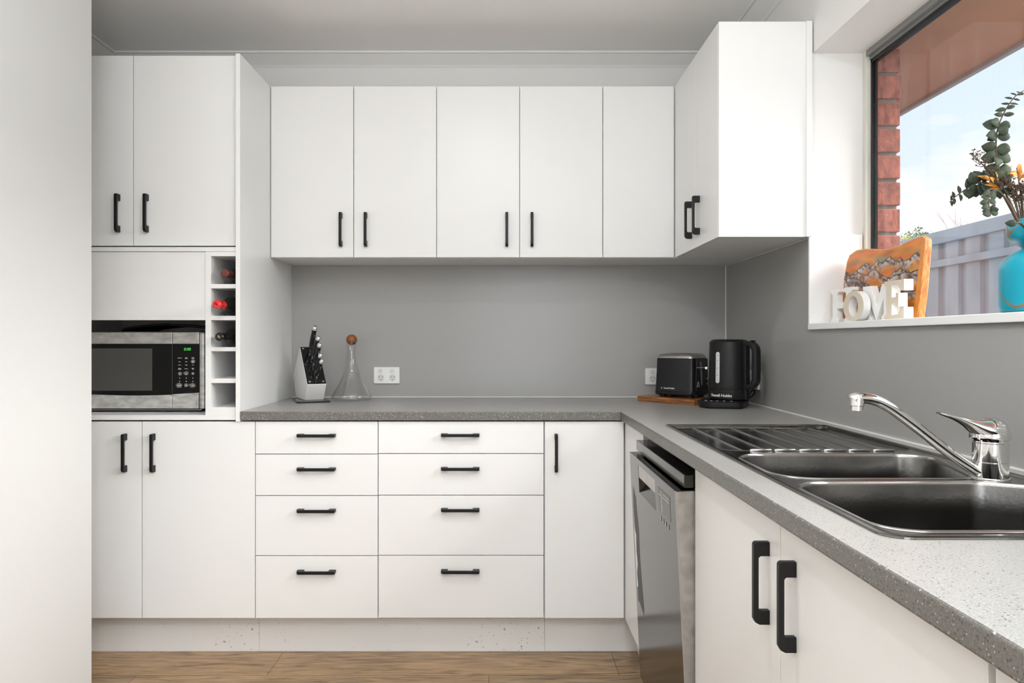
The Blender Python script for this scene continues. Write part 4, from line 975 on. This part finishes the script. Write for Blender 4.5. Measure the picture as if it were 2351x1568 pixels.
m = MB(); m.prism(ol, bA, bs, bt_, bn, -bth, 0); m.build('board', M['edge'], ca, bevel=.003)
# painted front: fine grid clipped to the outline, coloured per vertex
mn = min(p[0] for p in ol); mxx = max(p[0] for p in ol); tmx = max(p[1] for p in ol)
def inside(s, t, pad=.0035):
    c_ = False; n_ = len(ol)
    for i in range(n_):
        (x1, y1), (x2, y2) = ol[i], ol[i-1]
        if (y1 > t) != (y2 > t) and s < (x2-x1)*(t-y1)/(y2-y1)+x1: c_ = not c_
        dx, dy = x2-x1, y2-y1; k_ = max(0, min(1, ((s-x1)*dx+(t-y1)*dy)/max(dx*dx+dy*dy, 1e-9)))
        if (s-x1-k_*dx)**2+(t-y1-k_*dy)**2 < pad*pad: return False
    return c_
def ppt(q): return bpx(1930+q[0]/11.195, 540+q[1]/11.195)
RG = [[(100, 920), (180, 960), (260, 1020), (330, 990), (470, 860), (560, 780), (640, 725), (680, 708), (760, 780), (800, 790), (870, 730), (920, 670), (960, 630), (1030, 700), (1060, 700), (1130, 650), (1200, 600), (1270, 538), (1330, 600), (1420, 660), (1480, 610), (1545, 560), (1620, 640), (1690, 640), (1780, 580), (1880, 500), (1965, 428), (2030, 480), (2070, 530)],
      [(70, 1080), (200, 1040), (330, 1010), (400, 1000), (450, 940), (560, 1000), (650, 1020), (750, 940), (850, 860), (930, 900), (1000, 980), (1130, 1050), (1260, 1100), (1380, 920), (1460, 920), (1550, 830), (1620, 880), (1690, 920), (1730, 885), (1800, 950), (1940, 890), (2060, 880)],
      [(60, 1130), (250, 1090), (420, 1110), (560, 1180), (700, 1260), (850, 1340), (960, 1360), (1100, 1260), (1220, 1110), (1280, 1100), (1360, 1040), (1480, 990), (1560, 990), (1660, 930), (1740, 940), (1850, 980), (2050, 1060)],
      [(60, 1250), (200, 1200), (320, 1220), (450, 1200), (600, 1290), (760, 1350), (1000, 1420), (2050, 1420)]]
RGs = [[ppt(p) for p in r_] for r_ in RG]
def rh(r_, s):
    for a_, b_ in zip(r_, r_[1:]):
        if a_[0] <= s <= b_[0]: return a_[1]+(b_[1]-a_[1])*(s-a_[0])/max(b_[0]-a_[0], 1e-6)
    return r_[0][1] if s < r_[0][0] else r_[-1][1]
def mixc(a, b, k): k = max(0, min(1, k)); return tuple(x+(y-x)*k for x, y in zip(a, b))
kn = ppt((330, 880)); RX = ppt((2000, 900))[0]
def paintc(s, t):
    n1 = noise.noise(Vector((s*14, t*60, 1))); n2 = noise.noise(Vector((s*30, t*30, 5))); n3 = noise.noise(Vector((s*160, t*160, 9)))
    dk = math.hypot((s-kn[0])/1.6, t-kn[1]); rings = math.sin(dk*700)*max(0, 1-dk/.05)
    col = mixc((.33, .10, .008), (.60, .21, .012), .5+n1*.9+rings*.25)
    col = mixc(col, (.42, .05, .01), max(0, 1-dk/.018)*.8)
    if t > .12:
        w = noise.noise(Vector((s*11+3, t*45, 2))); col = mixc(col, (.23, .20, .12), max(0, w*2.2-.25)*.9); col = mixc(col, (.75, .14, .02), max(0, -w*1.6-.2)*.7)
    if s > RX: return mixc(col, (.66, .25, .05), .6)
    best = None
    for k_ in range(len(RGs)-1, -1, -1):
        h = rh(RGs[k_], s)+.0025*n3
        if t < h: best = (k_, h-t); break
    if best:
        k_, dd = best; fade = max(0, min(1, 1-(dd-.010)/.022))
        slope = rh(RGs[k_], s+.004)-rh(RGs[k_], s-.004)
        st = noise.noise(Vector((s*60+slope*300, (t+s*.35)*90, k_*7)))
        sn = mixc((.36, .30, .26), (.66, .60, .55), n2+.5)
        if slope > 0 or st > .25: c2 = mixc(sn, (.16, .17, .19), .25 if st > -.1 else .75)
        else: c2 = mixc((.10, .10, .12), (.36, .30, .27), st+.4)
        if st < -.22: c2 = (.05, .025, .015)
        col = mixc(col, c2, fade*(.95 if k_ != 1 else .85))
        if dd < .0028: col = (.045, .022, .014)
    return col
NS, NT = 210, 150; bm = bmesh.new(); cl = bm.loops.layers.color.new('paint') if False else None
vv = {}; me = bpy.data.meshes.new('painting'); verts = []; cols = []; faces = []
for i in range(NS+1):
    for j in range(NT+1):
        s = mn+(mxx-mn)*i/NS; t = tmx*j/NT
        if inside(s, t):
            vv[i, j] = len(verts); verts.append(bA+bs*s+bt_*t+bn*.0004-ca.location); cols.append(paintc(s, t))
for (i, j) in list(vv):
    q = [(i, j), (i+1, j), (i+1, j+1), (i, j+1)]
    if all(k_ in vv for k_ in q): faces.append([vv[k_] for k_ in q])
me.from_pydata(verts, [], faces); bm.free()
ca_l = me.color_attributes.new('paint', 'FLOAT_COLOR', 'POINT')
for i, c_ in enumerate(cols): ca_l.data[i].color = (*c_, 1)
me.materials.append(M['paint']); po = bpy.data.objects.new('painting', me); C.objects.link(po); po.parent = ca

# ------------------------------------------------------------------ sill: HOME letters
hm = thing('home_sign', 'white and cream wooden letters spelling HOME on the window sill', 'sign', (1.07, 2.12, SZ))
def serifH(w, h, st, sf, cb_):   # stem width st, serif height sf, crossbar
    i0 = w*.08; x1, x2 = i0+st, w-i0-st
    return [(0, 0), (x1+i0, 0), (x1+i0, sf), (x1, sf*1.8), (x1, h/2-cb_/2), (x2, h/2-cb_/2), (x2, sf*1.8), (x2-i0, sf), (x2-i0, 0), (w, 0), (w, sf), (w-i0, sf*1.8), (w-i0, h-sf*1.8), (w, h-sf), (w, h), (x2-i0, h), (x2-i0, h-sf), (x2, h-sf*1.8), (x2, h/2+cb_/2), (x1, h/2+cb_/2), (x1, h-sf*1.8), (x1+i0, h-sf), (x1+i0, h), (0, h), (0, h-sf), (i0, h-sf*1.8), (i0, sf*1.8), (0, sf)]
def letterM(w, h, st, sf):
    a = w*.07; b = a+st
    return [(0, 0), (b+a, 0), (b+a, sf), (b, sf*1.8), (b, h*.60), (w*.5, 0), (w-b, h*.60), (w-b, sf*1.8), (w-b-a, sf), (w-b-a, 0), (w, 0), (w, sf), (w-a, sf*1.8), (w-a, h-sf*1.8), (w, h-sf), (w, h), (w*.70, h), (w*.5, h*.42), (w*.30, h), (0, h), (0, h-sf), (a, h-sf*1.8), (a, sf*1.8), (0, sf)]
def letterE(w, h, st, sf):
    a = w*.10; b = a+st; m1 = w*.72
    return [(0, 0), (w, 0), (w, h*.30), (w*.86, h*.30), (w*.70, sf*1.5), (b, sf*1.3), (b, h*.42), (m1-.012, h*.42), (m1-.012, h*.32), (m1, h*.32), (m1, h*.67), (m1-.012, h*.67), (m1-.012, h*.57), (b, h*.57), (b, h-sf*1.3), (w*.70, h-sf*1.5), (w*.86, h*.72), (w, h*.72), (w, h), (0, h), (0, h-sf), (a, h-sf*1.8), (a, sf*1.8), (0, sf)]
def place(name, poly, far, near, x, th_, mt, hh_, face=None, zoff=0, xn=None):
    A = Vector((x, far, SZ+.0003+zoff)); Bv = Vector((x if xn is None else xn, near, SZ+.0003+zoff)); a_ = (Bv-A).normalized(); n_ = a_.cross(zu)
    if n_.x > 0: n_ = -n_
    o = MB().prism(poly, A, a_, zu, n_, -th_, 0).build(name, mt, hm, bevel=.0012)
    if face: MB().prism(poly, A, a_, zu, n_, .0002, .0012).build('front_face', face, o)
    return o
place('letter_h', serifH(.142, .107, .030, .010, .018), 2.318, 2.176, 1.064, .020, M['letterw'], .096)
place('letter_m', letterM(.150, .100, .026, .010), 2.098, 1.950, 1.056, .020, M['letterw'], .1)
place('letter_e', letterE(.096, .104, .026, .009), 1.966, 1.872, 1.050, .024, M['letterw'], .104, M['cream'])
# letter O as a ring
def ring(o_, a_, n_, rx, ry, ix, iy, n0, n1, mt, name, par):
    m = MB(); N = 40; L4 = []
    for (rx_, ry_, nn_) in ((ix, iy, n0), (rx, ry, n0), (rx, ry, n1), (ix, iy, n1), (ix, iy, n0)):
        L4.append([o_+a_*(rx_*math.cos(2*PI*k/N))+zu*(ry_*math.sin(2*PI*k/N))+n_*nn_ for k in range(N)])
    m.loft(L4); return m.build(name, mt, par, smooth=40)
oc = Vector((1.030, 2.100, SZ+.0445)); oa = Vector((.0, -1, 0)); on = Vector((-1, 0, 0))
lo = ring(oc, oa, on, .060, .0440, .028, .030, -.020, 0, M['letterw'], 'letter_o', hm)
ring(oc, oa, on, .060, .0440, .028, .030, .0002, .0012, M['cream'], 'front_face', lo)

# ------------------------------------------------------------------ vase with eucalyptus
vx, vy = 1.092, 1.43
vs = thing('vase', 'turquoise vase with gold veins on the window sill', 'vase', (vx, vy, SZ))
vp = [(0, 0), (.078, 0), (.0835, .004), (.0845, .012), (.0845, .085), (.082, .100), (.074, .112), (.060, .121), (.048, .126), (.045, .131), (.052, .136), (.064, .143), (.0705, .153), (.072, .163), (.0715, .180), (.069, .184), (.066, .182), (.066, .160), (.05, .14), (0, .135)]
MB().lathe([(r_, SZ+.0003+h) for r_, h in vp], (vx, vy, 0), seg=64, cap=False).build('vessel', M['vase'], vs, smooth=60)
rnd = random.Random(21)
def leafmesh(m, c_, dirn, nrm_, l, w, fold=.12):
    dirn = Vector(dirn).normalized(); side = dirn.cross(nrm_).normalized(); nn_ = side.cross(dirn)
    N = 7; Lr = []; mid = []
    for k in range(N+1):
        t = k/N; ww = w*math.sin(PI*min(1, t**.85))**.75 if 0 < t < 1 else 0
        cpt = c_+dirn*l*t+nn_*(.08*l*math.sin(PI*t)); mid.append(m.bm.verts.new(cpt)); 
        Lr.append((m.bm.verts.new(cpt+side*ww*.5+nn_*fold*ww), m.bm.verts.new(cpt-side*ww*.5+nn_*fold*ww)) if 0 < k < N else None)
    for k in range(N):
        for s in (0, 1):
            vs_ = [mid[k]]+([Lr[k][s]] if Lr[k] else [])+([Lr[k+1][s]] if Lr[k+1] else [])+[mid[k+1]]
            if len(vs_) > 2: m._face(vs_ if s == 0 else vs_[::-1])
def stemthing(name, label, cat_, pix, d0, d1, grp, r=(.0022, .0008)):
    o = thing(name, label, cat_, at(pix[0][0], pix[0][1], d0), group=grp)
    n_ = len(pix); P_ = cat([at(p[0], p[1], d0+(d1-d0)*i/(n_-1)) for i, p in enumerate(pix)], 5)
    root = P_[0]; low = Vector((vx+(root.x-vx)*.5, vy+(root.y-vy)*.5, SZ+.145))
    Pfull = [low]+P_; k_ = len(Pfull)
    MB().tube(Pfull, [r[0]+(r[1]-r[0])*i/(k_-1) for i in range(k_)], 7).build('stem', M['stem'], o, smooth=60)
    return o, P_
def roundleaves(o, P_, spots_, mt=M['leaf']):
    m = MB()
    for (t, sx_, sz_, l, w) in spots_:
        q = P_[min(len(P_)-1, int(t*(len(P_)-1)))]
        d_ = Vector((sx_, rnd.uniform(-.35, .35), sz_)); nr = Vector((rnd.uniform(-.35, .35), -1, rnd.uniform(-.6, .3)))
        leafmesh(m, q, d_, nr.normalized(), l, w)
    ob = m.build('foliage', mt, o, smooth=80, fix=False); s_ = ob.modifiers.new('t', 'SOLIDIFY'); s_.thickness = .0005
g1 = 'eucalyptus stems in the turquoise vase'
o, P_ = stemthing('eucalyptus_stem', 'tall upright eucalyptus stem curving to the right at its tip', 'plant stem', [(2336, 515), (2320, 470), (2300, 420), (2290, 370), (2287, 320), (2294, 285), (2310, 250), (2330, 222), (2350, 208)], 1.43, 1.40, g1)
sp1 = []
for t, ss in ((.22, .95), (.28, 1), (.33, 1), (.40, 1.15), (.46, 1.1), (.54, 1.05), (.60, 1.1), (.645, .9), (.70, .8), (.76, .75), (.82, .65), (.87, .6), (.92, .5), (.97, .4)):
    thin_ = 1 if t < .66 else (.55 if t < .8 else .32)
    sp1 += [(t, -1, rnd.uniform(-.2, .35), .026*ss, .021*ss*thin_), (t, 1, rnd.uniform(-.3, .35), .025*ss, .020*ss*thin_)]
    if t < .62: sp1.append((t+.01, rnd.uniform(-.6, .6), -.5, .02*ss, .018*ss))
roundleaves(o, P_, sp1)
o, P_ = stemthing('eucalyptus_stem', 'eucalyptus stem reaching far to the left with paired round leaves', 'plant stem', [(2338, 515), (2315, 470), (2290, 432), (2255, 418), (2225, 430), (2198, 448), (2180, 464)], 1.44, 1.46, g1)
sp2 = []
for t, ss in ((.36, 1), (.42, 1.1), (.48, 1.1), (.54, 1.15), (.60, 1.15), (.66, 1.1), (.73, .9), (.83, .75), (.93, .6), (.98, .5)):
    sp2 += [(t, rnd.uniform(-.3, .2), 1, .023*ss, .021*ss*(1 if t < .75 else .5)), (t, rnd.uniform(-.2, .5), -1, .024*ss, .021*ss*(1 if t < .75 else .5))]
roundleaves(o, P_, sp2)
o, P_ = stemthing('eucalyptus_stem', 'short eucalyptus stem drooping in front of the fence', 'plant stem', [(2340, 515), (2318, 470), (2295, 440), (2277, 440), (2270, 460), (2272, 480), (2274, 497)], 1.42, 1.40, g1)
sp3 = []
for t in (.55, .63, .72, .80, .88, .95): sp3 += [(t, -1, -.1, .017, .014), (t, 1, .1, .016, .014)]
roundleaves(o, P_, sp3)
o, P_ = stemthing('eucalyptus_stem', 'single eucalyptus leaf lying over the vase rim', 'plant stem', [(2342, 512), (2338, 511), (2334, 512)], 1.40, 1.38, g1)
roundleaves(o, P_, [(1, -1, .02, .021, .014), (.8, -1, -.15, .018, .011)])
g2 = 'dried flower stems in the turquoise vase'
DS = [([(2344, 515), (2322, 470), (2300, 430), (2275, 395), (2250, 372), (2232, 352)], 'dried bud stem leaning far left across the sky'),
      ([(2345, 515), (2330, 465), (2318, 430), (2305, 405)], 'short dried bud stem in the middle of the bunch'),
      ([(2348, 515), (2340, 470), (2330, 440), (2318, 425)], 'dried bud stem just right of the middle one'),
      ([(2350, 515), (2348, 470), (2345, 440), (2342, 425)], 'upright dried bud stem near the right picture edge'),
      ([(2354, 515), (2356, 470), (2352, 440), (2350, 420)], 'rightmost dried bud stem of the bunch')]
for pix, lab in DS:
    o, P_ = stemthing('dried_flower_stem', lab, 'plant stem', pix, 1.43, 1.41, g2, (.0018, .0008))
    m = MB(); tw = MB()
    for k in range(34):
        t = rnd.uniform(.45, 1); q = P_[int(t*(len(P_)-1))]; off = Vector((rnd.uniform(-1, 1), rnd.uniform(-1, 1), rnd.uniform(-.2, 1)))*.011; c_ = q+off
        tw.tube([q-Vector((0, 0, .006)), c_], .0005, 4)
        for j in range(4):
            d_ = Vector((rnd.uniform(-1, 1), rnd.uniform(-1, 1), rnd.uniform(-.3, 1))).normalized(); leafmesh(m, c_, d_, d_.orthogonal(), .0042, .0022)
    for k in range(22):
        q = P_[int(rnd.uniform(.05, .6)*(len(P_)-1))]; d_ = Vector((rnd.uniform(-1, 1), rnd.uniform(-.5, .5), rnd.uniform(-.2, .8))).normalized(); tw.tube([q, q+d_*.008], [.0004, .0002], 4)
    m.build('dried_buds', M['pod'], o, fix=False); tw.build('twigs', M['stem'], o)
AL = [([(2342, 515), (2318, 460), (2290, 425), (2262, 408)], M['autumn'], 'branch of narrow orange-red leaves reaching left', -1),
      ([(2344, 515), (2330, 455), (2312, 410), (2300, 385)], M['yleaf'], 'branch of yellow-green leaves beside the tall eucalyptus', 0),
      ([(2348, 515), (2344, 455), (2338, 410), (2334, 385)], M['autumn'], 'branch of curled orange leaves near the right picture edge', .3)]
for pix, mt, lab, bias in AL:
    o, P_ = stemthing('leafy_branch', lab, 'plant stem', pix, 1.44, 1.42, 'coloured leaf branches in the vase', (.0016, .0007))
    m = MB()
    for k in range(11):
        q = P_[int(rnd.uniform(.55, 1)*(len(P_)-1))]; d_ = Vector((bias+rnd.uniform(-.8, .8), rnd.uniform(-.4, .4), rnd.uniform(-.2, .9))); leafmesh(m, q, d_, Vector((rnd.uniform(-.4, .4), -1, .3)).normalized(), rnd.uniform(.018, .03), rnd.uniform(.005, .009))
    ob = m.build('foliage', mt, o, smooth=80, fix=False); s_ = ob.modifiers.new('t', 'SOLIDIFY'); s_.thickness = .0004
